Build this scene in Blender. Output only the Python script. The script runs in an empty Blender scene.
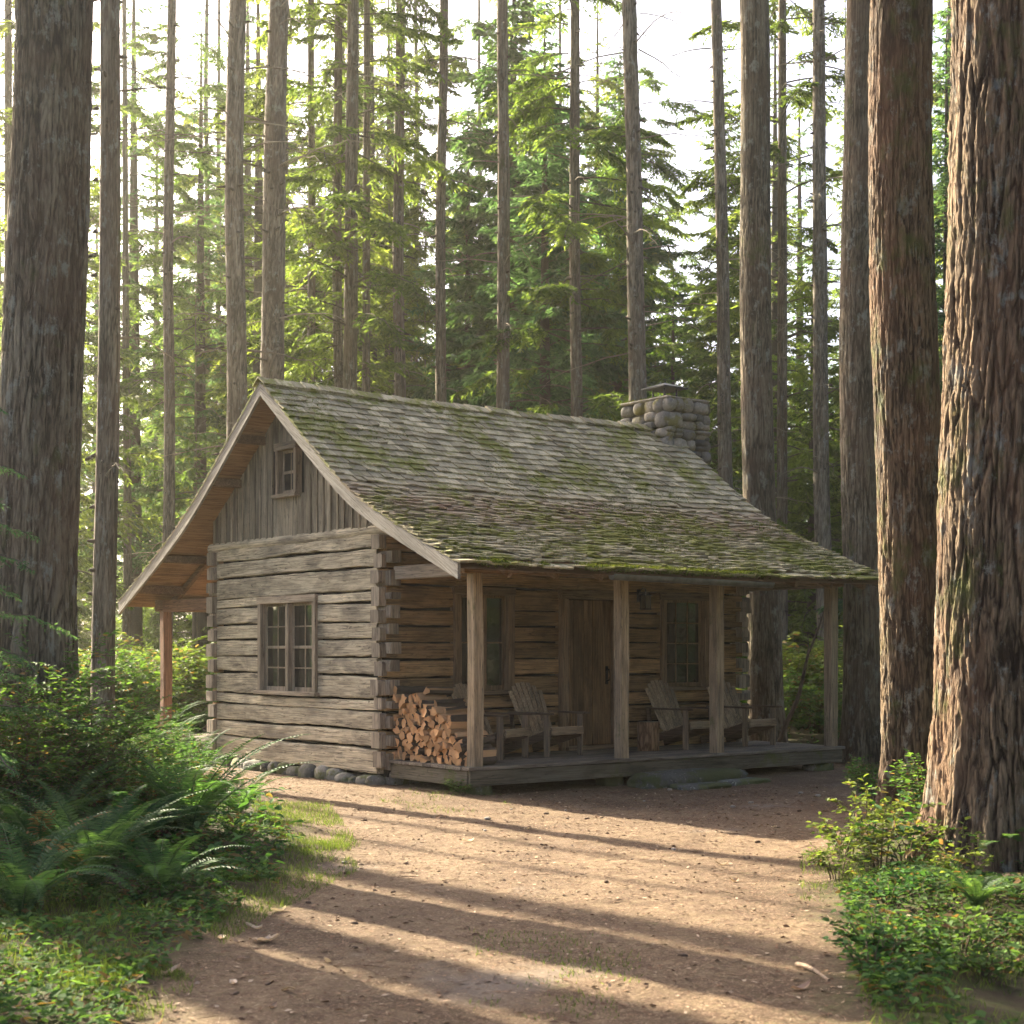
import bpy, math, random
import numpy as np
from mathutils import Matrix, Vector, Euler

R = math.radians
rng = np.random.default_rng(7)
random.seed(7)
scene = bpy.context.scene
col = scene.collection

# ------------------------------------------------------------------ camera, world, sun, exposure
FPX, Y0, TH, CL, CD, EYE = 1557.5, 649.3, R(37.62), -1.644, 19.981, 1.75
cT, sT = math.cos(TH), math.sin(TH)
RIGHT, FWD = np.array([cT, -sT, 0.0]), np.array([sT, cT, 0.0])
CAMP = -(CL * RIGHT + CD * FWD)
CAMP[2] = EYE
cam = bpy.data.cameras.new('camera')
camo = bpy.data.objects.new('camera', cam)
col.objects.link(camo)
camo.location = CAMP
camo.rotation_euler = (R(90), 0, -TH)
cam.lens = FPX / 1024 * 36
cam.sensor_width = 36
cam.shift_y = (Y0 - 512) / 1024
cam.clip_end = 3000
cam.dof.use_dof = True
cam.dof.focus_distance = 19.0
cam.dof.aperture_fstop = 4.0
scene.camera = camo

SUN_EL, SUN_AZ = R(30), math.atan2(-0.05, 1.0)      # azimuth measured from +Y towards +X
world = bpy.data.worlds.new('World')
scene.world = world
world.use_nodes = True
wn = world.node_tree
sky = wn.nodes.new('ShaderNodeTexSky')
sky.sky_type = 'NISHITA'
sky.sun_disc = False
sky.sun_elevation = SUN_EL
sky.sun_rotation = SUN_AZ
sky.dust_density = 4.0
sky.air_density = 0.45
sky.ozone_density = 0.0
wn.links.new(sky.outputs[0], wn.nodes['Background'].inputs[0])
wn.nodes['Background'].inputs[1].default_value = 0.10

sl = bpy.data.lights.new('sun', 'SUN')
sl.energy = 5.0
sl.angle = R(0.55)
sl.color = (1.0, 0.88, 0.66)
so = bpy.data.objects.new('sun', sl)
col.objects.link(so)
sdir = Vector((math.sin(SUN_AZ) * math.cos(SUN_EL), math.cos(SUN_AZ) * math.cos(SUN_EL), math.sin(SUN_EL)))
so.rotation_euler = sdir.to_track_quat('Z', 'Y').to_euler()
so.location = (0, 30, 30)

vs = scene.view_settings
vs.view_transform = 'Standard'
vs.look = 'None'
vs.exposure = 2.5
vs.gamma = 1
cy = scene.cycles
cy.max_bounces = 6
cy.diffuse_bounces = 3
cy.glossy_bounces = 2
cy.transmission_bounces = 4
cy.transparent_max_bounces = 6
cy.volume_bounces = 0
cy.use_denoising = True
cy.use_adaptive_sampling = True
cy.adaptive_threshold = 0.02
cy.caustics_reflective = False
cy.caustics_refractive = False
cy.sample_clamp_indirect = 6
HAZE_DENSITY = 0.00045

# ------------------------------------------------------------------ helpers
def cab(lat, d, z=0.0):
    return np.array([(lat - CL) * cT + (d - CD) * sT, -(lat - CL) * sT + (d - CD) * cT, z])
def PX(px, d, z=0.0):
    return cab((px - 512) / FPX * d, d, z)
def G(px, py, z=0.0):
    return PX(px, FPX * (EYE - z) / (py - Y0), z)

def hsh(ix, iy, iz, s):
    n = (ix.astype(np.int64) * 374761393 + iy.astype(np.int64) * 668265263 + iz.astype(np.int64) * 2147483647 + s * 974711) & 0xffffffff
    n = ((n ^ (n >> 13)) * 1274126177) & 0xffffffff
    n = ((n ^ (n >> 16)) * 2246822519) & 0xffffffff
    return ((n ^ (n >> 15)) & 0xffffff) / float(0xffffff)
def vnoise(x, y=0.0, z=0.0, s=0):
    x, y, z = np.broadcast_arrays(np.asarray(x, float), np.asarray(y, float), np.asarray(z, float))
    ix, iy, iz = np.floor(x), np.floor(y), np.floor(z)
    fx, fy, fz = x - ix, y - iy, z - iz
    fx, fy, fz = fx * fx * (3 - 2 * fx), fy * fy * (3 - 2 * fy), fz * fz * (3 - 2 * fz)
    ix, iy, iz = ix.astype(np.int64), iy.astype(np.int64), iz.astype(np.int64)
    def h(a, b, c): return hsh(ix + a, iy + b, iz + c, s)
    x00 = h(0,0,0)*(1-fx)+h(1,0,0)*fx; x10 = h(0,1,0)*(1-fx)+h(1,1,0)*fx
    x01 = h(0,0,1)*(1-fx)+h(1,0,1)*fx; x11 = h(0,1,1)*(1-fx)+h(1,1,1)*fx
    return ((x00*(1-fy)+x10*fy)*(1-fz) + (x01*(1-fy)+x11*fy)*fz) * 2 - 1
def fbm(x, y=0.0, z=0.0, o=4, s=0):
    a, t, k = 0.0, 0.0, 1.0
    for i in range(o):
        a = a + k * vnoise(np.asarray(x)*2**i, np.asarray(y)*2**i, np.asarray(z)*2**i, s + i*17); t += k; k *= 0.5
    return a / t
def worley(u, v, s=0, per=0):
    """F1, F2 on a jittered grid; u wraps after per cells."""
    iu, iv = np.floor(u), np.floor(v)
    f1 = np.full(u.shape, 9.0); f2 = np.full(u.shape, 9.0); idn = np.zeros(u.shape)
    for a in (-1, 0, 1):
        for b in (-1, 0, 1):
            cu, cv = iu + a, iv + b
            hu = np.mod(cu, per) if per else cu
            z0 = np.zeros(u.shape, np.int64)
            pu = cu + 0.1 + 0.8*hsh(hu.astype(np.int64), cv.astype(np.int64), z0, s)
            pv = cv + 0.1 + 0.8*hsh(hu.astype(np.int64), cv.astype(np.int64), z0 + 1, s)
            d = np.hypot(u - pu, v - pv)
            near = d < f1
            f2 = np.where(near, f1, np.minimum(f2, d))
            idn = np.where(near, hsh(hu.astype(np.int64), cv.astype(np.int64), z0 + 2, s), idn)
            f1 = np.where(near, d, f1)
    return f1, f2, idn

class MB:
    """collects pieces of one mesh; every piece may carry a random number in the attribute rnd."""
    def __init__(s): s.V=[]; s.L=[]; s.N=[]; s.Rn=[]; s.n=0; s.S=[]
    def add(s, v, f, rnd=None, smooth=False):
        v = np.asarray(v, float).reshape(-1, 3)
        if rnd is None: rnd = random.random()
        if isinstance(f, np.ndarray):
            s.L.append((f + s.n).ravel()); s.N.append(np.full(len(f), f.shape[1])); m = len(f)
        else:
            s.L.append(np.array([i + s.n for q in f for i in q], int)); s.N.append(np.array([len(q) for q in f], int)); m = len(f)
        s.S.append(np.full(m, smooth)); s.V.append(v)
        s.Rn.append(np.full(len(v), rnd) if np.isscalar(rnd) else np.asarray(rnd, float)); s.n += len(v)
    def mesh(s, name, mat):
        me = bpy.data.meshes.new(name)
        V = np.concatenate(s.V); L = np.concatenate(s.L); N = np.concatenate(s.N)
        me.vertices.add(len(V)); me.vertices.foreach_set('co', V.ravel().astype(np.float32))
        me.loops.add(len(L)); me.loops.foreach_set('vertex_index', L.astype(np.int32))
        me.polygons.add(len(N)); me.polygons.foreach_set('loop_start', (np.cumsum(N) - N).astype(np.int32))
        me.polygons.foreach_set('loop_total', N.astype(np.int32))
        me.polygons.foreach_set('use_smooth', np.concatenate(s.S))
        a = me.attributes.new('rnd', 'FLOAT', 'POINT'); a.data.foreach_set('value', np.concatenate(s.Rn).astype(np.float32))
        me.materials.append(mat)
        me.update(calc_edges=True)
        return me
    def build(s, name, mat, parent=None):
        o = bpy.data.objects.new(name, s.mesh(name, mat)); col.objects.link(o)
        if parent is not None: o.parent = parent
        return o
    # shapes
    def box(s, c, size, rot=None, rnd=None, bev=0.0):
        x, y, z = [q/2 for q in size]
        if bev <= 0:
            v = np.array([[a*x, b*y, d*z] for d in (-1,1) for b in (-1,1) for a in (-1,1)])
            f = [(0,2,3,1),(4,5,7,6),(0,1,5,4),(2,6,7,3),(0,4,6,2),(1,3,7,5)]
        else:
            v=[]; k={}
            for ax in range(3):
                for a in (-1,1):
                    for b in (-1,1):
                        for d in (-1,1):
                            p=[a*x,b*y,d*z]; sg=(a,b,d)
                            q=[p[i]-(sg[i]*bev if i!=ax else 0) for i in range(3)]
                            k[(ax,a,b,d)]=len(v); v.append(q)
            f=[]
            def K(ax,a,b,d): return k[(ax,a,b,d)]
            for a in (-1,1):
                f.append([K(0,a,-1,-1),K(0,a,1,-1),K(0,a,1,1),K(0,a,-1,1)])
                f.append([K(1,-1,a,-1),K(1,1,a,-1),K(1,1,a,1),K(1,-1,a,1)])
                f.append([K(2,-1,-1,a),K(2,1,-1,a),K(2,1,1,a),K(2,-1,1,a)])
                for b in (-1,1):
                    f.append([K(0,a,b,-1),K(0,a,b,1),K(1,a,b,1),K(1,a,b,-1)])
                    f.append([K(0,a,-1,b),K(0,a,1,b),K(2,a,1,b),K(2,a,-1,b)])
                    f.append([K(1,-1,a,b),K(1,1,a,b),K(2,1,a,b),K(2,-1,a,b)])
                    for d in (-1,1): f.append([K(0,a,b,d),K(1,a,b,d),K(2,a,b,d)])
            v=np.array(v)
            cen=v
            ff=[]
            for q in f:                      # outward winding
                p=v[q]; n=np.cross(p[1]-p[0],p[2]-p[0])
                ff.append(tuple(q if np.dot(n,p.mean(0))>0 else q[::-1]))
            f=ff
        if rot is not None: v = v @ np.array(Euler(rot).to_matrix()).T
        s.add(v + np.array(c), f, rnd)
    def beam(s, a, b, w, h, up=(0,0,1), rnd=None, bev=0.008, ext=0.0):
        """rectangular bar from a to b, w across, h along up."""
        a=np.array(a,float); b=np.array(b,float); d=b-a; L=np.linalg.norm(d); d/=L
        u=np.array(up,float); u-=d*np.dot(u,d); u/=np.linalg.norm(u); sd=np.cross(d,u)
        m=MB(); m.box((0,0,0),(L+2*ext,w,h),bev=bev)
        v=m.V[0]; M=np.stack([d,sd,u])
        L_=m.L[0]; N_=m.N[0]; f=[]; i=0
        for n in N_: f.append(tuple(int(q) for q in L_[i:i+n])); i+=n
        det=np.linalg.det(M)
        if det<0: f=[q[::-1] for q in f]
        s.add(v@M+(a+b)/2,f,rnd)
    def tube(s, pts, rad, n=8, rnd=None, cap=True, smooth=True):
        pts=np.array(pts,float); rad=np.broadcast_to(np.asarray(rad,float),(len(pts),))
        t=np.gradient(pts,axis=0); t/=np.linalg.norm(t,axis=1)[:,None]+1e-12
        ref=np.array([0,0,1.0]) if abs(t[0,2])<0.9 else np.array([1.0,0,0])
        a=np.cross(t,ref); a/=np.linalg.norm(a,axis=1)[:,None]+1e-12; b=np.cross(t,a)
        an=np.linspace(0,2*np.pi,n,endpoint=False)
        v=pts[:,None]+rad[:,None,None]*(a[:,None]*np.cos(an)[None,:,None]+b[:,None]*np.sin(an)[None,:,None])
        f=grid_faces(len(pts),n,True)
        s.add(v.reshape(-1,3),f,rnd,smooth)
        if cap:
            for k in (0,len(pts)-1):
                s.add(v[k],[tuple(range(n)) if k else tuple(range(n))[::-1]],rnd if rnd is not None else 0.5)

def grid_faces(nr, nc, wrap):
    i=np.arange(nr-1)[:,None]; j=np.arange(nc if wrap else nc-1)[None,:]
    j2=(j+1)%nc
    return np.stack([i*nc+j,i*nc+j2,(i+1)*nc+j2,(i+1)*nc+j],-1).reshape(-1,4)

def tag(o, label=None, cat=None, group=None, kind=None):
    if label: o['label']=label
    if cat: o['category']=cat
    if group: o['group']=group
    if kind: o['kind']=kind
    return o
def empty(name, loc=(0,0,0), rz=0.0):
    o=bpy.data.objects.new(name,None); col.objects.link(o); o.location=loc; o.rotation_euler=(0,0,rz); o.empty_display_size=.2
    return o
def copy_tree(o, parent=None):
    c=o.copy(); col.objects.link(c)
    if parent is not None: c.parent=parent
    for ch in list(o.children): copy_tree(ch,c)
    return c

# ------------------------------------------------------------------ materials
class NT:
    def __init__(s, name):
        s.rotx=0.0
        s.m=bpy.data.materials.new(name); s.m.use_nodes=True; s.t=s.m.node_tree; s.t.nodes.clear()
        s.out=s.n('OutputMaterial')
    def n(s, typ, **kw):
        o=s.t.nodes.new('ShaderNode'+typ)
        for k,v in kw.items(): setattr(o,k,v)
        return o
    def l(s,a,b): s.t.links.new(a,b)
    def coord(s, scale=(1,1,1), which='Object', off=None):
        tc=s.n('TexCoord'); mp=s.n('Mapping'); mp.inputs['Scale'].default_value=scale
        src=tc.outputs[which]
        if off is not None:
            ad=s.n('VectorMath',operation='ADD'); s.l(src,ad.inputs[0]); s.l(off,ad.inputs[1]); src=ad.outputs[0]
        
        if s.rotx:
            m0=s.n('Mapping'); m0.inputs['Rotation'].default_value=(s.rotx,0,0); s.l(src,m0.inputs[0]); src=m0.outputs[0]
        s.l(src,mp.inputs[0]); return mp.outputs[0]
    def noise(s, vec, scale, detail=4, rough=.55, dist=0.0):
        o=s.n('TexNoise'); o.inputs['Scale'].default_value=scale; o.inputs['Detail'].default_value=detail
        o.inputs['Roughness'].default_value=rough; o.inputs['Distortion'].default_value=dist; s.l(vec,o.inputs['Vector']); return o.outputs[0]
    def ramp(s, fac, *stops):
        o=s.n('ValToRGB'); e=o.color_ramp.elements
        while len(e)<len(stops): e.new(.5)
        for k,(p,c) in enumerate(stops):
            e[k].position=p; e[k].color=(c,c,c,1) if np.isscalar(c) else (*c,1)
        s.l(fac,o.inputs[0]); return o.outputs[0]
    def mix(s, fac, a, b, mode='MIX'):
        o=s.n('Mix',data_type='RGBA',blend_type=mode)
        for sock,v in ((o.inputs[0],fac),(o.inputs[6],a),(o.inputs[7],b)):
            if hasattr(v,'links'): s.l(v,sock)
            else: sock.default_value=v if np.isscalar(v) else (*v,1)
        return o.outputs[2]
    def math(s, op, a, b=0.0, clamp=False):
        o=s.n('Math',operation=op,use_clamp=clamp)
        for sock,v in ((o.inputs[0],a),(o.inputs[1],b)):
            if hasattr(v,'links'): s.l(v,sock)
            else: sock.default_value=v
        return o.outputs[0]
    def attr(s,name): o=s.n('Attribute'); o.attribute_name=name; return o
    def hsv(s,c,h=.5,sat=1.,v=1.):
        o=s.n('HueSaturation')
        for sock,q in ((o.inputs['Hue'],h),(o.inputs['Saturation'],sat),(o.inputs['Value'],v),(o.inputs['Color'],c)):
            if hasattr(q,'links'): s.l(q,sock)
            else: sock.default_value=q if np.isscalar(q) else (*q,1)
        return o.outputs[0]
    def finish(s, color, rough=.85, bump=None, bs=.5, bd=.01, spec=.3, metal=0.0):
        b=s.n('BsdfPrincipled')
        for sock,v in ((b.inputs['Base Color'],color),(b.inputs['Roughness'],rough),(b.inputs['Metallic'],metal),(b.inputs['Specular IOR Level'],spec)):
            if hasattr(v,'links'): s.l(v,sock)
            else: sock.default_value=v if np.isscalar(v) else (*v,1)
        if bump is not None:
            k=s.n('Bump'); k.inputs['Strength'].default_value=bs; k.inputs['Distance'].default_value=bd
            s.l(bump,k.inputs['Height']); s.l(k.outputs[0],b.inputs['Normal'])
        s.l(b.outputs[0],s.out.inputs[0]); return b

def wood(name, axis, light, dark, stain=(.05,.042,.035), var=.5, stainamt=.6, rough=.85, bs=.6, moss=0.0, mosscol=(.09,.11,.02), rotx=0.0):
    t=NT(name); r=t.attr('rnd'); t.rotx=rotx
    sc=t.n('VectorMath',operation='SCALE'); sc.inputs['Scale'].default_value=37.0
    cmb=t.n('CombineXYZ'); 
    for k in range(3): t.l(r.outputs['Fac'],cmb.inputs[k])
    t.l(cmb.outputs[0],sc.inputs[0])
    s1=[9.,9.,9.]; s1[axis]=.55
    s2=[2.2,2.2,2.2]; s2[axis]=.7
    s3=[30.,30.,30.]; s3[axis]=.9
    v1=t.coord(s1,off=sc.outputs[0]); v2=t.coord(s2,off=sc.outputs[0]); v3=t.coord(s3,off=sc.outputs[0])
    g=t.noise(v1,3.0,7,.65,.6); big=t.noise(v2,1.6,5,.6,.5); fine=t.noise(v3,2.2,4,.6)
    c=t.mix(t.ramp(g,(.3,0.),(.7,1.)),dark,light)
    c=t.mix(t.ramp(fine,(.38,.55),(.55,0.)),c,stain)
    st=t.ramp(big,(.47,0.),(.66,stainamt)); c=t.mix(st,c,stain)
    s5=[6.,6.,6.]; s5[axis]=2.2
    bl=t.noise(t.coord(s5,off=sc.outputs[0]),5.0,5,.65); c=t.mix(t.ramp(bl,(.60,0.),(.70,.55)),c,stain)
    # drying cracks along the grain
    s4=[5.,5.,5.]; s4[axis]=.16
    ck=t.noise(t.coord(s4,off=sc.outputs[0]),4.0,3,.5,.3)
    crack=t.ramp(t.math('ABSOLUTE',t.math('SUBTRACT',ck,.5)),(.0,1.),(.012,0.))
    c=t.mix(t.math('MULTIPLY',crack,.75),c,(.02,.016,.012))
    if moss:
        mv=t.noise(t.coord((1,1,1)),2.3,6,.7); mm=t.ramp(mv,(.62-moss*.2,0.),(.75-moss*.2,1.)); c=t.mix(t.math('MULTIPLY',mm,.8),c,mosscol)
    val=t.math('ADD',t.math('MULTIPLY',r.outputs['Fac'],var),1-var/2)
    c=t.hsv(c,v=val)
    h=t.math('ADD',t.math('MULTIPLY',g,.6),t.math('MULTIPLY',fine,.4)); h=t.math('SUBTRACT',h,t.math('MULTIPLY',crack,.9))
    t.finish(c,rough,h,bs,.012,.25); return t.m

def plain(name,c,rough=.6,metal=0.,nv=.25,scale=8,bs=.15,spec=.3):
    t=NT(name); n=t.noise(t.coord(),scale,6,.6); c2=t.mix(t.ramp(n,(.3,0.),(.7,1.)),tuple(q*(1-nv) for q in c),tuple(min(1,q*(1+nv)) for q in c))
    r=t.attr('rnd'); c2=t.hsv(c2,v=t.math('ADD',t.math('MULTIPLY',r.outputs['Fac'],.3),.85))
    t.finish(c2,rough,n,bs,.01,spec,metal); return t.m

def stone_mat(name, a, b, mossamt=.3, mosscol=(.10,.10,.025)):
    t=NT(name); v=t.coord(); r=t.attr('rnd')
    n=t.noise(v,9,8,.65); m=t.noise(v,2.4,5,.7)
    c=t.mix(r.outputs['Fac'],a,b); c=t.mix(t.ramp(n,(.35,.6),(.6,0.)),c,tuple(q*.45 for q in a))
    c=t.mix(t.math('MULTIPLY',t.ramp(t.noise(v,30,3,.5),(.6,0.),(.7,1.)),.5),c,(.42,.42,.38))
    c=t.mix(t.ramp(m,(.6-mossamt*.3,0.),(.68-mossamt*.3,.85)),c,mosscol)
    c=t.hsv(c,v=t.math('ADD',t.math('MULTIPLY',r.outputs['Fac'],1.0),.5))
    t.finish(c,.9,n,.7,.02,.25); return t.m

def bark(name, ridge, furrow, lich=(.20,.21,.17), red=(.17,.08,.045), zs=.22, scale=9, moss=.2, bs=1.0, bd=.03, attr=False):
    t=NT(name); oi=t.n('ObjectInfo')
    cmb=t.n('CombineXYZ'); rv=t.math('MULTIPLY',oi.outputs['Random'],40.0)
    for k in range(3): t.l(rv,cmb.inputs[k])
    v=t.coord((1,1,zs),off=cmb.outputs[0])
    wv=t.noise(v,scale*.6,3,.5)
    ad=t.n('VectorMath',operation='ADD'); sc=t.n('VectorMath',operation='SCALE'); sc.inputs['Scale'].default_value=.12
    nt=t.n('TexNoise'); nt.inputs['Scale'].default_value=scale*.5; nt.inputs['Detail'].default_value=3; t.l(v,nt.inputs['Vector'])
    t.l(nt.outputs['Color'],sc.inputs[0]); t.l(v,ad.inputs[0]); t.l(sc.outputs[0],ad.inputs[1])
    vo=t.n('TexVoronoi',feature='DISTANCE_TO_EDGE'); vo.inputs['Scale'].default_value=scale; t.l(ad.outputs[0],vo.inputs['Vector'])
    e=t.ramp(vo.outputs['Distance'],(.0,0.),(.22,1.))
    n=t.noise(t.coord((1,1,.45),off=cmb.outputs[0]),scale*3.2,7,.7); big=t.noise(t.coord((1,1,.5),off=cmb.outputs[0]),1.3,5,.6)
    h=t.math('ADD',t.math('MULTIPLY',e,.6),t.math('MULTIPLY',n,.5))
    if attr:
        a=t.attr('rnd').outputs['Fac']; h2=t.math('ADD',t.math('MULTIPLY',a,.75),t.math('MULTIPLY',h,.3))
    else: h2=h
    c=t.mix(t.ramp(h2,(.28,0.),(.75,1.)),furrow,ridge)
    c=t.mix(t.math('MULTIPLY',t.ramp(big,(.45,0.),(.65,1.)),.5),c,red)
    li=t.ramp(t.noise(t.coord((1,1,.6),off=cmb.outputs[0]),6,6,.75),(.55,0.),(.64,.7)); c=t.mix(li,c,lich)
    ms=t.ramp(t.noise(t.coord((1,1,.6),off=cmb.outputs[0]),2.2,6,.7),(.62-moss*.2,0.),(.74-moss*.2,.7)); c=t.mix(ms,c,(.07,.085,.02))
    t.finish(c,.92,h,bs,bd,.2); return t.m

def leaf(name, c, c2, trans=.45, tcol=None, hv=.04, vv=.6, rough=.65, spec=.12, dead=False):
    t=NT(name); r=t.attr('rnd').outputs['Fac']; oi=t.n('ObjectInfo')
    k=t.mix(r,c,c2)
    if dead: k=t.mix(t.ramp(r,(.10,1.),(.15,0.)),k,(.26,.17,.08))
    hh=t.math('ADD',t.math('MULTIPLY',oi.outputs['Random'],hv),.5-hv/2)
    k=t.hsv(k,h=hh,v=t.math('ADD',t.math('MULTIPLY',r,vv),1-vv/2))
    b=t.n('BsdfPrincipled'); t.l(k,b.inputs['Base Color']); b.inputs['Roughness'].default_value=rough; b.inputs['Specular IOR Level'].default_value=spec
    tr=t.n('BsdfTranslucent'); tc=t.mix(1.0,k,tcol or (2.0,2.1,.9),'MULTIPLY'); t.l(tc,tr.inputs[0])
    mx=t.n('MixShader'); mx.inputs[0].default_value=trans; t.l(b.outputs[0],mx.inputs[1]); t.l(tr.outputs[0],mx.inputs[2])
    t.l(mx.outputs[0],t.out.inputs[0]); return t.m

M={}
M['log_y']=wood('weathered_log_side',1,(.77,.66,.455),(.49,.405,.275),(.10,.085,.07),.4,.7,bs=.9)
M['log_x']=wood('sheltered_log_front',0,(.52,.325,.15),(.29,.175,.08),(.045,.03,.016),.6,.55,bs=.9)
M['end']=wood('log_end_grain',2,(.42,.35,.26),(.26,.21,.15),(.07,.055,.045),.5,.6)
M['board_z']=wood('gable_board',2,(.45,.38,.27),(.25,.205,.14),(.05,.043,.033),.65,.6)
M['barge_f']=wood('barge_board_wood',1,(.48,.43,.35),(.34,.295,.235),(.13,.115,.095),.2,.5,rotx=-R(30))
M['barge_b']=wood('barge_board_rear_wood',1,(.48,.43,.35),(.34,.295,.235),(.13,.115,.095),.2,.5,rotx=R(30))
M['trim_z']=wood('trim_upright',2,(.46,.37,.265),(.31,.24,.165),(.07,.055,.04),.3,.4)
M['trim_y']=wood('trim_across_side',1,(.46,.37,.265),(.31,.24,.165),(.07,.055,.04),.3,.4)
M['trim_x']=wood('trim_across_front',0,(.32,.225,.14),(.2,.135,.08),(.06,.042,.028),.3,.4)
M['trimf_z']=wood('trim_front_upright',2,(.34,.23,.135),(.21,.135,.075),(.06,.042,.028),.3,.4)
M['post']=wood('porch_post_wood',2,(.54,.41,.26),(.36,.26,.155),(.11,.085,.06),.3,.5,moss=.15)
M['redpost']=wood('reddish_post_wood',2,(.36,.2,.12),(.25,.13,.075),(.1,.06,.04),.3,.4)
M['beam_x']=wood('porch_beam_front',0,(.34,.21,.115),(.2,.12,.065),(.06,.04,.025),.3,.4)
M['beam_y']=wood('porch_beam_side',1,(.38,.32,.25),(.24,.19,.14),(.08,.065,.05),.3,.4)
M['rafter']=wood('rafter_wood',1,(.30,.19,.11),(.17,.105,.06),(.05,.035,.02),.4,.4)
M['sheath']=wood('roof_sheathing',0,(.46,.27,.14),(.3,.165,.08),(.09,.05,.03),.6,.4)
M['deck']=wood('deck_planks',0,(.30,.255,.20),(.19,.155,.12),(.06,.05,.04),.5,.5,moss=.05)
M['fascia']=wood('deck_fascia',0,(.20,.175,.125),(.13,.11,.075),(.05,.045,.03),.2,.6,moss=.25)
M['door']=wood('door_planks',2,(.34,.2,.095),(.19,.11,.052),(.04,.025,.016),.5,.5)
M['chair']=wood('adirondack_slats',2,(.56,.42,.27),(.34,.24,.145),(.08,.065,.05),.5,.5)
M['chairx']=wood('adirondack_seat',0,(.56,.42,.27),(.34,.24,.145),(.06,.05,.04),.5,.5)
M['chaird']=wood('adirondack_frame',1,(.2,.13,.085),(.12,.078,.05),(.04,.03,.02),.4,.5)
M['iron']=plain('black_iron',(.018,.017,.016),.55,.6)
M['metal']=plain('dull_gutter_metal',(.22,.21,.19),.5,.7,.3)
M['cap']=plain('dark_sheet_metal',(.045,.045,.045),.45,.7,.3)
M['dark']=plain('dark_chinking',(.012,.010,.007),.95)
M['mortar']=plain('old_mortar',(.13,.115,.09),.95,bs=.5)
M['chimney']=stone_mat('chimney_stone',(.17,.165,.15),(.25,.215,.165),.35,(.13,.115,.03))
M['rock']=stone_mat('grey_fieldstone',(.17,.165,.145),(.24,.22,.185),.45,(.09,.10,.03))
M['slab']=stone_mat('flat_step_stone',(.11,.11,.10),(.15,.15,.13),.5,(.08,.09,.03))
M['leafdry']=leaf('dry_leaf',(.42,.30,.20),(.55,.46,.34),.25,(1.2,1.1,.9),.03,.6,.7)
M['chip']=plain('bark_chip',(.10,.065,.043),.95)
M['stick']=wood('dry_stick',0,(.40,.30,.2),(.25,.17,.11),(.1,.07,.05),.4,.3)
M['branchwood']=plain('dead_branch_bark',(.085,.068,.052),.95,bs=.6,scale=25)
def glass_mat():
    t=NT('old_window_glass'); n=t.noise(t.coord(),3.0,2,.5)
    b=t.finish((.012,.013,.012),.035,n,.12,.02,.9); b.inputs['IOR'].default_value=1.6
    return t.m
M['glass']=glass_mat()
def shingle_mat():
    t=NT('mossy_cedar_shake'); r=t.attr('rnd').outputs['Fac']
    cmb=t.n('CombineXYZ'); k=t.math('MULTIPLY',r,31.0)
    for q in range(3): t.l(k,cmb.inputs[q])
    g=t.noise(t.coord((26,2.2,2.2),off=cmb.outputs[0]),2.5,6,.65); w=t.coord()
    c=t.mix(t.ramp(g,(.3,0.),(.7,1.)),(.235,.195,.115),(.56,.49,.325))
    c=t.hsv(c,v=t.math('ADD',t.math('MULTIPLY',r,.8),.58))
    # russet needle litter in the trough where the slope eases
    zz=t.n('SeparateXYZ'); t.l(w,zz.inputs[0])
    band=t.math('SUBTRACT',1.0,t.math('ABSOLUTE',t.math('MULTIPLY',t.math('SUBTRACT',zz.outputs[2],3.62),2.4)),clamp=True)
    nn=t.noise(w,3.5,6,.7); lit=t.math('MULTIPLY',t.ramp(nn,(.36,0.),(.55,1.)),t.math('MULTIPLY',band,.95),clamp=True)
    c=t.mix(lit,c,(.25,.155,.105))
    m1=t.noise(w,1.1,3,.6); m2=t.noise(w,7.0,6,.75)
    low=t.n('MapRange'); low.inputs[1].default_value=4.6; low.inputs[2].default_value=2.7; low.inputs[3].default_value=.02; low.inputs[4].default_value=.045; t.l(zz.outputs[2],low.inputs[0])
    mv=t.math('ADD',t.math('ADD',t.math('MULTIPLY',m1,.55),t.math('MULTIPLY',m2,.5)),low.outputs[0])
    mm=t.ramp(mv,(.54,0.),(.61,1.))
    mc=t.mix(t.noise(w,18,3,.6),(.085,.105,.014),(.27,.27,.04))
    c=t.mix(t.math('MULTIPLY',mm,.88),c,mc)
    h=t.math('ADD',g,t.math('MULTIPLY',t.math('MULTIPLY',mm,t.noise(w,60,3,.6)),1.2))
    t.finish(c,.9,h,.7,.012,.2); return t.m
M['shingle']=shingle_mat()
M['moss']=leaf('moss_tuft',(.06,.085,.012),(.15,.17,.03),.25,(1.5,1.6,.7),.03,.6,.9,.1)
def firewood_mat():
    t=NT('split_firewood'); r=t.attr('rnd').outputs['Fac']; g=t.n('NewGeometry')
    oi=t.n('ObjectInfo')
    n=t.noise(t.coord((1.2,14,14)),3,6,.65); m=t.noise(t.coord((1,1,1)),16,5,.6)
    side=t.mix(n,(.38,.22,.11),(.62,.40,.22)); endc=t.mix(m,(.50,.26,.115),(.72,.43,.21))
    bk=t.mix(m,(.06,.045,.035),(.13,.10,.075))
    c=t.mix(t.ramp(r,(.3,0.),(.31,1.)),bk,side); c=t.mix(t.ramp(r,(.7,0.),(.71,1.)),c,endc)
    c=t.hsv(c,v=t.math('ADD',t.math('MULTIPLY',oi.outputs['Random'],.6),.6))
    t.finish(c,.85,n,.5,.01,.2); return t.m
M['firewood']=firewood_mat()

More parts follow.
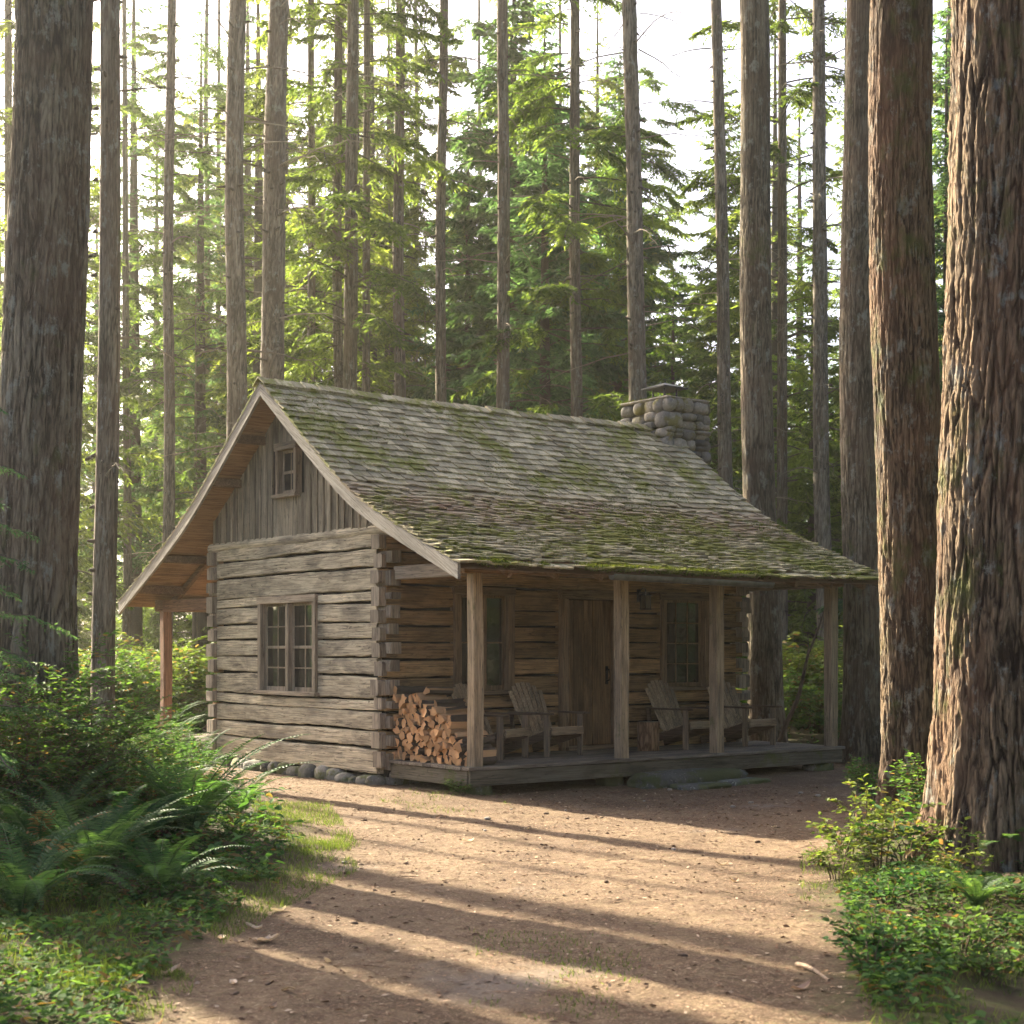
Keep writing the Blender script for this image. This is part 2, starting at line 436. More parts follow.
BK=dict(
  grey=bark('grey_fir_bark',(.29,.245,.18),(.085,.072,.052),(.27,.27,.235),(.17,.12,.085),.13,26,.12,.9,.015,True),
  biggrey=bark('furrowed_grey_bark',(.235,.195,.135),(.045,.037,.026),(.26,.26,.22),(.18,.12,.08),.16,24,.2,.9,.015,True),
  big=bark('furrowed_fir_bark',(.20,.142,.088),(.030,.020,.013),(.21,.21,.18),(.19,.105,.062),.16,24,.45,.9,.015,True),
)
M['needle']=leaf('fir_needles',(.055,.095,.034),(.115,.16,.048),.55,(2.2,2.1,.85),.05,.7)
M['needle2']=leaf('hemlock_needles',(.042,.092,.060),(.078,.138,.072),.5,(2.0,2.0,.8),.05,.7)
M['shrub']=leaf('shrub_leaf',(.035,.085,.028),(.08,.14,.04),.42,(2.0,2.0,.8),.05,.7,dead=True)
M['shruby']=leaf('pale_sunlit_shrub_leaf',(.075,.125,.032),(.13,.17,.045),.48,(1.6,1.6,.75),.05,.5,dead=True)  # pale leaf, its tone also lifted to paint sunlight in
M['cover']=leaf('ground_cover_leaf',(.03,.075,.03),(.075,.13,.04),.35,(1.8,1.9,.8),.07,1.0,.75,.05,dead=True)
M['fern']=leaf('sword_fern_leaf',(.036,.088,.042),(.075,.14,.05),.4,(2.0,2.0,.8),.03,.6,.6,.2,dead=True)
M['grass']=leaf('grass_blade',(.05,.09,.022),(.12,.16,.04),.4,(1.7,1.6,.7),.03,.6)
M['stem']=plain('brown_stem',(.10,.075,.045),.9)

# ------------------------------------------------------------------ ground
def poly_sd(P, poly):
    """signed distance, negative inside."""
    x, y = P[:,0], P[:,1]; ins=np.zeros(len(x),bool); dmin=np.full(len(x),1e9)
    n=len(poly)
    for i in range(n):
        ax,ay=poly[i]; bx,by=poly[(i+1)%n]
        c=((ay>y)!=(by>y))&(x<(bx-ax)*(y-ay)/(by-ay+1e-12)+ax); ins^=c
        t=np.clip(((x-ax)*(bx-ax)+(y-ay)*(by-ay))/((bx-ax)**2+(by-ay)**2+1e-12),0,1)
        dmin=np.minimum(dmin,np.hypot(x-ax-t*(bx-ax),y-ay-t*(by-ay)))
    return np.where(ins,-dmin,dmin)
YARD=[G(*p)[:2] for p in ((60,1100),(150,985),(215,925),(285,882),(318,850),(300,822),(255,800),(205,778),(185,766))]
YARD+=[np.array((0.4,3.0)),np.array((6.0,3.0))]
YARD+=[G(*p)[:2] for p in ((935,748),(985,756),(900,775),(872,806),(838,850),(828,900),(845,965),(890,1100))]
def veg_mask(P):
    d=poly_sd(P,YARD)+.35*fbm(P[:,0]*1.1,P[:,1]*1.1,o=4,s=3)
    return np.clip(d/.5+.5,0,1)
def ground_z(P, m=None):
    if m is None: m=veg_mask(P)
    x,y=P[:,0],P[:,1]
    z=.03*fbm(x*.5,y*.5,o=3,s=11)*(1-m)+.012*fbm(x*3,y*3,o=3,s=12)
    z=z+m*(.10*fbm(x*.35,y*.35,o=3,s=13)+.05*fbm(x*1.7,y*1.7,o=3,s=14)+.04)
    r=np.hypot(x-2,y+3); z=z+np.clip((r-45)/60,0,1)*1.2*fbm(x*.02,y*.02,o=3,s=15)
    return z
def gz(x,y): return float(ground_z(np.array([[x,y]]))[0])
def axis_pts(a,b,h,lo,hi,g=1.09):
    mid=list(np.arange(a,b+1e-6,h)); st=h; q=b; up=[]
    while q<hi: st*=g; q+=st; up.append(q)
    st=h; q=a; dn=[]
    while q>lo: st*=g; q-=st; dn.append(q)
    return np.array(dn[::-1]+mid+up)
la=axis_pts(-6.5,7.5,.05,-380,380); de=axis_pts(6.0,22,.05,-140,560)
LA,DE=np.meshgrid(la,de)
GP=np.stack([(LA-CL)*cT+(DE-CD)*sT,-(LA-CL)*sT+(DE-CD)*cT],-1).reshape(-1,2)
gm=veg_mask(GP); gzv=ground_z(GP,gm)
near=(np.hypot(GP[:,0]+3,GP[:,1]+6)<14)
gzv=gzv+near*(.005*vnoise(GP[:,0]*14,GP[:,1]*14,0,5)+.004*vnoise(GP[:,0]*29,GP[:,1]*29,0,6))
mb=MB(); mb.add(np.column_stack([GP,gzv]),grid_faces(len(de),len(la),False),gm,True)
def ground_mat():
    t=NT('forest_yard_soil'); m=t.attr('rnd').outputs['Fac']; v=t.coord()
    a=t.noise(v,.9,6,.65); b=t.noise(v,9,7,.7); c=t.noise(v,55,4,.7); d=t.noise(v,3.2,6,.7)
    k=t.mix(t.ramp(a,(.38,0.),(.60,1.)),(.078,.053,.029),(.190,.138,.080))
    k=t.mix(t.ramp(b,(.42,.75),(.58,0.)),k,(.085,.05,.031))
    vo=t.n('TexVoronoi'); vo.inputs['Scale'].default_value=42; t.l(v,vo.inputs['Vector'])
    sp=t.ramp(vo.outputs['Distance'],(.10,1.),(.22,0.)); k=t.mix(t.math('MULTIPLY',sp,.35),k,(.36,.27,.19))
    k=t.mix(t.ramp(c,(.36,.7),(.5,0.)),k,(.10,.06,.04))
    v2=t.n('TexVoronoi'); v2.inputs['Scale'].default_value=85; v2.inputs['Randomness'].default_value=1; t.l(v,v2.inputs['Vector'])
    cc=t.n('SeparateXYZ'); t.l(v2.outputs['Color'],cc.inputs[0])
    k=t.mix(t.ramp(cc.outputs[0],(.0,.5),(.3,0.),(.75,0.),(1.,.6)),k,t.mix(cc.outputs[1],(.12,.075,.05),(.42,.30,.2)))
    # worn greyish track and thin green patches
    k=t.mix(t.ramp(t.noise(v,.55,4,.6),(.58,0.),(.7,.45)),k,(.22,.19,.165))
    k=t.mix(t.ramp(d,(.64,0.),(.72,.55)),k,(.13,.14,.045))
    f=t.mix(t.ramp(d,(.4,0.),(.6,1.)),(.055,.042,.026),(.055,.072,.016))
    f=t.mix(t.ramp(b,(.45,.6),(.6,0.)),f,(.045,.03,.02))
    k=t.mix(m,k,f)
    h=t.math('ADD',t.math('MULTIPLY',b,.5),t.math('ADD',t.math('MULTIPLY',c,.35),t.math('MULTIPLY',sp,.3)))
    t.finish(k,.95,h,.9,.02,.15); return t.m
tag(mb.build('ground',ground_mat()),kind='structure')

# ------------------------------------------------------------------ log cabin
cabin=tag(empty('log_cabin',(0,0,0)),'weathered log cabin with mossy shake roof, open front porch and stone chimney','cabin')
Wd,Lx=4.8,6.55
def hewn(mb,a,b,h,t,out,seed,amp=1.0,rnd=None):
    a=np.array(a,float); b=np.array(b,float); d=b-a; L=np.linalg.norm(d); d/=L; out=np.array(out,float)
    n=max(3,int(L/.07)+1); u=np.linspace(0,L,n)
    prof=np.array([(-.5,-.5),(.5-.16,-.5),(.5-.05,-.49),(.5-.01,-.455),(.5,-.3),(.5,0),(.5,.3),(.5-.02,.44),(.5-.08,.485),(.5-.18,.5),(-.5,.5)])
    top=.5*h*(1+.10*amp*fbm(u*.9,seed,0,3,1)+.06*amp*fbm(u*5,seed,0,2,5)); bot=.5*h*(1+.15*amp*fbm(u*.9,seed,3,3,2)+.11*amp*fbm(u*5,seed,3,2,6))
    mid=.02*amp*fbm(u*.6,seed,5,2,4)
    V=np.zeros((n,len(prof),3))
    for k,(w,z) in enumerate(prof):
        zz=np.where(z>0,2*z*top,2*z*bot)+mid
        ww=w*t*np.ones(n)
        if w>.2: ww=ww+amp*(.011*fbm(u*1.1,seed,k*.3,3,7)+.007*fbm(u*7,seed,k*.8,2,8))
        V[:,k]=a+u[:,None]*d+ww[:,None]*out
        V[:,k,2]+=zz
    fl=np.dot(np.cross(d,out),(0,0,1))
    f=grid_faces(n,len(prof),True)
    if fl>0: f=f[:,::-1]
    c0=tuple(range(len(prof))); c1=tuple(i+(n-1)*len(prof) for i in range(len(prof)))
    r=random.random() if rnd is None else rnd
    v=V.reshape(-1,3); mb.add(v,f,r); o=mb.n-len(v)
    mb.L.append(np.array([i+o for i in (c0 if fl<0 else c0[::-1])])); mb.N.append(np.array([len(c0)])); mb.S.append(np.array([False]))
    mb.L.append(np.array([i+o for i in (c1[::-1] if fl<0 else c1)])); mb.N.append(np.array([len(c1)])); mb.S.append(np.array([False]))
def wall_logs(name,mat,axis,fixed,out,s0,s1,zs,openings,thick=.2):
    mb=MB(); k=0
    for (z0,z1) in zs:
        segs=[(s0,s1)]
        for (o0,o1,oz0,oz1) in openings:
            if min(z1,oz1)-max(z0,oz0)>.06:
                ns=[]
                for (p,q) in segs:
                    if o1<=p or o0>=q: ns.append((p,q)); continue
                    if o0>p: ns.append((p,o0))
                    if o1<q: ns.append((o1,q))
                segs=ns
        r=random.random()
        for (p,q) in segs:
            k+=1
            pa=np.zeros(3); pb=np.zeros(3); pa[axis]=p; pb[axis]=q
            pa[1-axis]=pb[1-axis]=fixed; pa[2]=pb[2]=(z0+z1)/2
            hewn(mb,pa,pb,(z1-z0)-.027,thick,out,k*7.3+fixed*3,1.0,r)
    return mb.build(name,mat,cabin)
def courses(z0,z1,n,first=None,seed=1):
    r=np.random.default_rng(seed); h=1+.22*(r.random(n)-.5)
    if first: h[0]=first
    h=h/h.sum()*(z1-z0); e=z0+np.concatenate([[0],np.cumsum(h)]); return list(zip(e[:-1],e[1:]))
GW=(1.70,3.22,1.10,2.50)      # gable window opening y0,y1,z0,z1
FWIN=[(1.12,2.02,1.14,2.58),(4.82,5.76,1.14,2.58)]
DOOR=(2.9,3.98,.34,2.48)
def snap(c,zs):
    e=[c[0][0]]+[q[1] for q in c]
    for z in zs: i=min(range(len(e)),key=lambda k:abs(e[k]-z)); e[i]=z
    return list(zip(e[:-1],e[1:]))
gz_c=snap(courses(.13,3.30,13,1.4,3),(1.105,2.505))
fz_c=snap(courses(.20,3.50,14,1.1,5),(1.14,2.585))
bk=MB()
bk.box((.13,2.4,1.75),(.06,4.7,3.3)); bk.box((3.27,.13,1.85),(6.4,.06,3.3)); bk.box((6.42,2.4,1.75),(.06,4.7,3.3)); bk.box((3.27,4.67,1.85),(6.4,.06,3.3))
bk.build('chinking',M['dark'],cabin)
wall_logs('gable_log_wall',M['log_y'],1,.09,(-1,0,0),.16,4.64,gz_c,[GW],.2)
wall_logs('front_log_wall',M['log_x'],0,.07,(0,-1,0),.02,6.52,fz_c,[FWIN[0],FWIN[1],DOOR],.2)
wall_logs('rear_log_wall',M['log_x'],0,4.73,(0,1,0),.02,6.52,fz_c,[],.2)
wall_logs('end_log_wall',M['log_y'],1,6.46,(1,0,0),.16,4.64,gz_c,[],.2)
# interlocking log ends at the corners
for y in (.07,4.73):                      # crossing log ends, one stack at each corner
    for (xa,xb,gx) in ((.03,-.075,.085),(6.5,6.69,6.46)):
        mb=MB()
        for (z0,z1) in fz_c:
            if z1<3.35: hewn(mb,(xa,y,(z0+z1)/2),(xb+random.uniform(-.03,.03),y,(z0+z1)/2),(z1-z0)*.80,.19,(0,-1 if y<1 else 1,0),random.random()*50,.8)
        ya,yb=(.15,-.13) if y<1 else (4.65,4.93)
        for (z0,z1) in gz_c:
            if z1<3.2: hewn(mb,(gx,ya,(z0+z1)/2),(gx,yb+random.uniform(-.035,.035),(z0+z1)/2),(z1-z0)*.62,.15,(-1 if gx<1 else 1,0,0),random.random()*50,.8)
        mb.build('corner_log_ends',M['end'],cabin)
# round plate log on top of the gable wall
mb=MB(); yy=np.linspace(-.1,4.9,40); mb.tube(np.stack([0*yy+.05,yy,3.29+.02*fbm(yy,0,0,2,4)],1),.085+.01*fbm(yy*2,1,0,2,3),12); mb.build('plate_log',M['log_y'],cabin)

# roof profile
YR,ZR=2.4,5.45
def roofz(u,back):
    up=ZR-.752*u; sl=.49 if back else .4087
    lo=3.724-sl*(u-2.29)
    k=.10; return k*np.logaddexp(up/k,lo/k)-0*u
def roofpts(back,n=240):
    um=4.78 if back else 4.70
    u=np.linspace(0,um,n); z=roofz(u,back); y=YR+(u if back else -u)
    s=np.concatenate([[0],np.cumsum(np.hypot(np.diff(u),np.diff(z)))]); return u,y,z,s
XL,XR=-.46,7.20
# wavy old roof: small sag along its length
def sag(x,u): return -.035*np.sin(np.clip((x-XL)/(XR-XL),0,1)*np.pi)*np.clip(1.2-u/6,0,1)+.008*vnoise(x*.9,u*.8,0,9)
def gable_z(y):
    u=np.abs(y-YR); return np.where(y>YR,roofz(u,True),roofz(u,False))
for back in (False,True):
    u,y,z,s=roofpts(back,60)
    # sheathing sheet, with thickness
    xs=np.linspace(XL+.03,XR-.03,30); mb=MB(); V=[]
    for off in (0,-.045):
        V.append(np.stack([np.broadcast_to(xs[:,None],(30,60)),np.broadcast_to(y[None],(30,60)),z[None]+sag(xs[:,None],u[None])-.012+off],-1).reshape(-1,3))
    f=grid_faces(30,60,False); f2=f[:,::-1]
    mb.add(V[0],f if not back else f2,.5); mb.add(V[1],f2 if not back else f,.5)
    mb.build('roof_sheathing',M['sheath'],cabin)
    # shakes
    mb=MB(); S=s[-1]; pos=[]; q=.16
    while q<S+.05:
        pos.append(q); uu=np.interp(q,s,u); q+=.165 if uu<2.15 else .118
    pos[-1]=S+.03
    for ri,sb in enumerate(pos):
        uu=np.interp(min(sb,S),s,u); lowp=uu>2.2
        x=XL-.03+random.uniform(-.1,0)
        while x<XR+.02:
            w=random.uniform(.09,.24) if not lowp else random.uniform(.08,.22)
            x1=min(x+w,XR+.03); x0=max(x+.004,XL-.03)
            if x1-x0>.02:
                b_=sb+random.gauss(0,.008 if not lowp else .014)+.012*vnoise(x*1.3,ri*3.1,0,21)
                if lowp and random.random()<.04: b_-=.05
                t_=b_-(.30 if not lowp else .22); t_=max(t_,0)
                lift=random.uniform(.034,.056) if not lowp else random.uniform(.030,.060)
                th=random.uniform(.02,.032)
                pts=[]
                for ss,lf in ((t_,.002),(b_,lift)):
                    s2=min(ss,S); ext=max(0,ss-S)
                    uu2=np.interp(s2,s,u); zz=np.interp(s2,s,z); du=np.interp(min(s2+.02,S),s,u)-np.interp(max(s2-.02,0),s,u); dz=np.interp(min(s2+.02,S),s,z)-np.interp(max(s2-.02,0),s,z)
                    ln=math.hypot(du,dz); du/=ln; dz/=ln; nu,nz=-dz,du
                    uu2+=du*ext; zz+=dz*ext
                    pts.append((uu2,zz,nu,nz,lf))
                v=[]
                tw=random.gauss(0,.004)
                for lo in (0,1):
                    for (uu2,zz,nu,nz,lf) in pts:
                        for xx,tt in ((x0,-tw),(x1,tw)):
                            k=lf+tt-(th if lo else 0)*(1 if lf>.01 else .2)
                            U=uu2+nu*k; Z=zz+nz*k+float(sag(np.array(xx),np.array(uu2)))
                            v.append((xx,YR+(U if back else -U),Z))
                # 0 tl0 1 tr 2 bl 3 br (top); 4..7 underside
                f=[(0,1,3,2),(4,6,7,5),(2,3,7,6),(0,2,6,4),(1,5,7,3)]
                if not back: f=[q_[::-1] for q_ in f]
                mb.add(v,f,random.random())
            x+=w
    mb.build('roof_shakes',M['shingle'],cabin)
# ridge cap pieces
mb=MB(); x=XL-.03
while x<XR-.1:
    w=random.uniform(.16,.26); r=random.random(); lf=random.uniform(.0,.02)
    for sgn in (-1,1):
        mb.box((x+w/2,YR+sgn*.075,ZR-.005+lf+float(sag(np.array(x),np.array(0.)))),(w+.05,.19,.018),(-sgn*R(33),R(random.uniform(2,5)),R(random.uniform(-3,3))),r)
    x+=w
mb.build('ridge_cap',M['shingle'],cabin)
# moss hanging on along the eave and in clumps
def leaf_arr(mb,B,D,Nn,L,W,rnd,fold=.25,shape=4):
    B=np.asarray(B,float); n=len(B); D=D/(np.linalg.norm(D,axis=1)[:,None]+1e-9); Sd=np.cross(D,Nn); Sd/=np.linalg.norm(Sd,axis=1)[:,None]+1e-9
    Up=np.cross(Sd,D); L=np.broadcast_to(L,(n,))[:,None]; W=np.broadcast_to(W,(n,))[:,None]/2
    if shape==4:
        V=np.stack([B,B+D*L*.45+Sd*W+Up*W*fold,B+D*L,B+D*L*.45-Sd*W+Up*W*fold],1).reshape(-1,3)
        i=np.arange(n)[:,None]*4; F=np.concatenate([i+np.array([[0,1,2]]),i+np.array([[0,2,3]])])
        mb.add(V,F,np.repeat(rnd,4))
    elif shape==2:       # flat diamond
        V=np.stack([B,B+D*L*.4+Sd*W,B+D*L,B+D*L*.4-Sd*W],1).reshape(-1,3)
        mb.add(V,np.arange(n)[:,None]*4+np.array([[0,1,2,3]]),np.repeat(rnd,4))
    else:
        dr=-Up*L*.12
        V=np.stack([B,B+D*L*.28+Sd*W*.95+Up*W*fold,B+D*L*.68+Sd*W*.75+Up*W*fold+dr*.5,B+D*L+dr,B+D*L*.68-Sd*W*.75+Up*W*fold+dr*.5,B+D*L*.28-Sd*W*.95+Up*W*fold],1).reshape(-1,3)
        i=np.arange(n)[:,None]*6; F=np.concatenate([i+np.array([[0,1,2,3]]),i+np.array([[0,3,4,5]])])
        mb.add(V,F,np.repeat(rnd,6))
def rdir(n,up=.5,g=rng):
    a=g.random(n)*2*np.pi; z=up+(1-up)*(g.random(n)*2-1)*.8; r=np.sqrt(np.clip(1-z*z,0.05,1)); return np.stack([r*np.cos(a),r*np.sin(a),z],1)
mb=MB(); n=9000
x=XL+rng.random(n)*(XR-XL); keep=(fbm(x*1.8,0,0,3,33)+.25*rng.random(n))>.0; x=x[keep]; n=len(x)
d=np.abs(rng.normal(0,.055,n)); y=-2.31+d; u=YR-y
z=roofz(u,False)+sag(x,u)+.028+rng.normal(0,.006,n)-np.where(d<.02,rng.random(n)*.05,0)
leaf_arr(mb,np.stack([x,y-.015,z],1),rdir(n,.5),rdir(n,.0),.035,.012,rng.random(n))
n=26000; s_=rng.random((n,2)); x=XL+.1+s_[:,0]*(XR-XL-.2); u=.3+s_[:,1]*4.2; keep=(fbm(x*.8,u*1.1,0,4,41)+.05*(u>2.4)+.1*rng.random(n))>.27; x,u=x[keep],u[keep]; n=len(x)
z=roofz(u,False)+sag(x,u)+.034
leaf_arr(mb,np.stack([x,YR-u,z],1),rdir(n,.6),rdir(n,.0),.028,.010,rng.random(n))
tag(mb.build('roof_moss',M['moss'],cabin),kind='stuff')

# barge boards following the curve of the roof
for gx,nm in ((XL-.005,-1),(XR+.005,1)):
    for back in (False,True):
        u,y,z,s=roofpts(back,48); mb=MB(); V=[]
        z=z+sag(np.full_like(u,gx),u)
        for dx,dz in ((-.02,.0),(-.02,-.185),(.02,-.185),(.02,.0)):
            V.append(np.stack([np.full_like(y,gx+dx),y,z+dz+.004],1))
        V=np.stack(V,1); f=grid_faces(len(u),4,True)
        if not back: f=f[:,::-1]
        mb.add(V.reshape(-1,3),f,.35+.3*random.random()); m=len(u)-1
        mb.add(V[m],[(0,1,2,3)],.5)
        mb.build('barge_board',M['barge_b' if back else 'barge_f'],cabin)
# rafters under the eaves and lookouts
for i,x in enumerate(np.linspace(.35,6.75,10)):
    for back in (False,True):
        if back: a,b=(x,4.7,float(gable_z(np.array(4.7)))-.125),(x,7.0,float(gable_z(np.array(7.0)))-.115)
        else: a,b=(x,.1,float(gable_z(np.array(.1)))-.125),(x,-2.22,float(gable_z(np.array(-2.22)))-.115)
        mb=MB(); mb.beam(a,b,.075,.12,rnd=random.random()); mb.build('rafter',M['rafter'],cabin)
for y in (.9,1.65,2.4,3.15,3.9,-.9,-1.75,5.6,6.5):
    mb=MB(); z=float(gable_z(np.array(y)))-.135-(.04 if abs(y-2.4)<.1 else 0); mb.beam((XL+.03,y,z),(.35,y,z),.09,.12); mb.build('lookout',M['rafter'],cabin)
# board-and-batten gable
for gx,sg in ((.02,-1),(6.52,1)):
    mb=MB(); y=.06
    while y<4.74:
        w=random.uniform(.15,.21); y1=min(y+w,4.76); m=(y+y1)/2
        zt=[float(gable_z(np.array(q)))-.06 for q in (y+.003,y1-.003)]
        op=(2.18,2.75,3.92,4.62)
        rg=[(3.33,None)]
        if sg<0 and y1>op[0] and y<op[1]: rg=[(3.33,op[2]),(op[3],None)]
        for (za,zb) in rg:
            za_=za; t0,t1=(zt if zb is None else (zb,zb))
            if min(t0,t1)<za_: continue
            dx=random.uniform(-.006,.006); r=random.random()
            v=[(gx+sg*(.0+dx),y+.003,za_),(gx+sg*dx,y1-.003,za_),(gx+sg*dx,y1-.003,t1),(gx+sg*dx,y+.003,t0),
               (gx+sg*(.025+dx),y+.003,za_+random.uniform(-.012,0)),(gx+sg*(.025+dx),y1-.003,za_),(gx+sg*(.025+dx),y1-.003,t1),(gx+sg*(.025+dx),y+.003,t0)]
            f=[(4,5,6,7),(0,4,7,3),(1,2,6,5),(0,1,5,4),(3,7,6,2)]
            if sg>0: pass
            else: f=[q[::-1] for q in f]
            mb.add(v,[q[::-1] for q in f] if False else f,r)
            # batten over the joint
            if zb is None and (rg[0][1] is None):
                mb.box((gx+sg*.034,y,(za_+t0)/2-.01),(.018,.042,t0-za_-.02),rnd=random.random(),bev=.004)
        y=y1
    mb.build('gable_boards',M['board_z'],cabin)
    bb=MB(); 
    bb.add([(gx-sg*.03,.0,3.25),(gx-sg*.03,4.8,3.25)]+[(gx-sg*.03,float(q),float(gable_z(np.array(q)))-.07) for q in np.linspace(4.8,0,25)],[tuple(range(27))],.5); bb.build('gable_backing',M['dark'],cabin)

# windows: casing, sill, sashes with muntins and pane.  c: centre, ax: along-wall axis (0 or 1), out: outward sign on the other axis
def window(ax,fixed,out,a0,a1,z0,z1,nsash,cols,rows,matz,matx,cas=.085,sillext=.05,mid=True):
    oth=1-ax
    def pt(a,o,z):
        p=[0,0,z]; p[ax]=a; p[oth]=fixed+out*o; return p
    def bx(mb,a,b,za,zb,o0,o1,rnd=None,bev=.005):
        c=pt((a+b)/2,(o0+o1)/2,(za+zb)/2); sz=[0,0,zb-za]; sz[ax]=b-a; sz[oth]=abs(o1-o0); mb.box(c,sz,rnd=rnd,bev=bev)
    h=MB(); bx(h,a0-cas-.012,a1+cas+.012,z1,z1+.105,-.08,.055); F=h.build('window',matx,cabin)
    for (p,q) in ((a0-cas,a0),(a1,a1+cas)): fr=MB(); bx(fr,p,q,z0,z1,-.08,.045); fr.build('jamb',matz,F)
    si=MB(); bx(si,a0-cas-sillext,a1+cas+sillext,z0-.055,z0,-.08,.085); si.build('sill',matx,F)
    w=(a1-a0)/nsash
    if nsash>1:
        mm=MB()
        for k in range(1,nsash): bx(mm,a0+k*w-.04,a0+k*w+.04,z0,z1,-.06,.025)
        mm.build('mullion',matz,F)
    for k in range(nsash):
        s0=a0+k*w+(.04 if k else 0); s1=a0+(k+1)*w-(.04 if k<nsash-1 else 0)
        sm=MB(); e=.038; fz=-.045
        bx(sm,s0,s0+e,z0,z1,fz-.035,fz,bev=.003); bx(sm,s1-e,s1,z0,z1,fz-.035,fz,bev=.003)
        bx(sm,s0+e,s1-e,z1-e,z1,fz-.035,fz-.002,bev=.003); bx(sm,s0+e,s1-e,z0,z0+e*1.6,fz-.035,fz-.002,bev=.003)
        if mid: zm=(z0+z1)/2; bx(sm,s0+e,s1-e,zm-.02,zm+.02,fz-.03,fz+.004,bev=.003)
        for c in range(1,cols): q=s0+e+(s1-s0-2*e)*c/cols; bx(sm,q-.009,q+.009,z0+e,z1-e,fz-.028,fz-.008,bev=0)
        for r_ in range(1,rows):
            q=z0+e+(z1-z0-2*e)*r_/rows
            if mid and abs(q-(z0+z1)/2)<.05: continue
            bx(sm,s0+e,s1-e,q-.009,q+.009,fz-.0285,fz-.0075,bev=0)
        sm.build('sash',matz,F)
        gl=MB(); bx(gl,s0+e*.5,s1-e*.5,z0+e*.5,z1-e*.5,fz-.024,fz-.018,bev=0); gl.build('pane',M['glass'],F)
    return F
window(1,-.01,-1,1.73,3.19,1.16,2.40,2,2,4,M['trim_z'],M['trim_y'],.085)
window(1,-.01,-1,2.24,2.69,3.94,4.56,1,2,2,M['trim_z'],M['trim_y'],.07,.04,True)
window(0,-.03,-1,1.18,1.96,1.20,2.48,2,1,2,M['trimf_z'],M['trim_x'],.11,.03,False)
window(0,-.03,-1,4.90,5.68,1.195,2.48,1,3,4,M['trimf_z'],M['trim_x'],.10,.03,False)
# door
mb=MB(); mb.box((3.44,-.045,2.52),(1.16,.18,.13),bev=.006); DF=mb.build('door_frame',M['trim_x'],cabin)
for a,b in ((2.87,2.99),(3.89,4.01)): mb=MB(); mb.box(((a+b)/2,-.035,1.40),(b-a,.17,2.12),bev=.006); mb.build('jamb',M['trimf_z'],DF)
mb=MB(); mb.box((3.44,-.08,.365),(1.02,.22,.05),bev=.006); mb.build('threshold',M['trim_x'],DF)
mb=MB(); x=3.0
for w in (.17,.2,.16,.19,.16):
    mb.box((x+w/2,.035+random.uniform(-.004,.004),1.42),(w-.006,.05,2.05),bev=.004); x+=w
DR=mb.build('door',M['door'],cabin)
mb=MB(); mb.box((3.79,.002,1.38),(.05,.012,.26),bev=.003); mb.tube([(3.79,.0,1.47),(3.79,-.05,1.46),(3.79,-.055,1.38),(3.79,-.05,1.31),(3.79,0,1.30)],.011,8); mb.build('door_handle',M['iron'],DR)
# porch deck, front and rear
def deck(y0,y1,nm):
    mb=MB(); n=11; w=(y1-y0)/n
    for i in range(n):
        yc=y0+(i+.5)*w
        mb.box((3.40+random.uniform(-.01,.01),yc,.317+random.uniform(-.003,.003)),(6.78,w-.007,.04),bev=.004)
    mb.build(nm,M['deck'],cabin)
deck(-1.83,-.06,'porch_deck'); deck(4.86,6.95,'rear_deck')
mb=MB(); mb.box((3.40,-1.79,.20),(6.70,.05,.185),bev=.006); F1=mb.build('deck_fascia',M['fascia'],cabin)
M['fascia_y']=wood('deck_fascia_side',1,(.22,.19,.135),(.14,.12,.085),(.05,.045,.03),.2,.6,moss=.2)
for x in (.065,6.73): mb=MB(); mb.box((x,-.93,.20),(.05,1.66,.185),bev=.006); mb.build('deck_side_fascia',M['fascia_y'],cabin)
mb=MB(); mb.box((3.40,6.92,.20),(6.70,.05,.185),bev=.006); mb.box((.065,5.9,.20),(.05,1.95,.185),bev=.006); mb.build('deck_fascia',M['fascia'],cabin)
mb=MB()
for y in (-.4,-1.1): mb.box((3.4,y,.19),(6.5,.09,.15))
mb.build('deck_joist',M['rafter'],cabin)
def post(x,y,z0,z1,mat,w=.15):
    mb=MB(); n=24; zz=np.linspace(z0,z1,n); V=[]
    for k,z in enumerate(zz):
        e=.012; h=w/2*(1+.03*vnoise(z*1.3,x,0,5)); j=.004*np.array([vnoise(z*6,x,q,6) for q in range(8)])
        ring=[(-h+e,-h),(h-e,-h),(h,-h+e),(h,h-e),(h-e,h),(-h+e,h),(-h,h-e),(-h,-h+e)]
        V+= [(x+a+j[i]+.01*vnoise(z*.7,x,1,8),y+b+j[-i],z) for i,(a,b) in enumerate(ring)]
    mb.add(V,grid_faces(n,8,True)); mb.add(V[-8:],[tuple(range(8))]); return mb.build('porch_post',mat,cabin)
for x in (.22,2.57,4.32,6.66): post(x,-1.68,.337,2.67,M['post'])
for x in (.16,3.4,6.6): post(x,6.78,.337,2.37,M['redpost'])
mb=MB(); mb.beam((.0,-1.68,2.765),(6.86,-1.68,2.765),.15,.20,bev=.012); mb.build('porch_beam',M['beam_x'],cabin)
mb=MB(); mb.beam((.0,6.78,2.46),(6.86,6.78,2.46),.15,.19,bev=.012); mb.build('porch_beam',M['beam_x'],cabin)
for x in (.12,6.55):
    mb=MB(); mb.beam((x,-.12,2.725),(x,-1.60,2.725),.11,.17,bev=.01); mb.build('tie_beam',M['beam_y'],cabin)
    mb=MB(); mb.beam((x,4.9,2.45),(x,6.70,2.45),.12,.19,bev=.01); mb.build('tie_beam',M['redpost'] if x>1 else wood('rear_tie_wood',1,(.38,.21,.12),(.25,.13,.07),(.1,.06,.04),.3,.4),cabin)
mb=MB(); mb.box((.12,-1.10,2.90),(.10,.07,.18),bev=.006); mb.build('tie_strut',M['beam_y'],cabin)
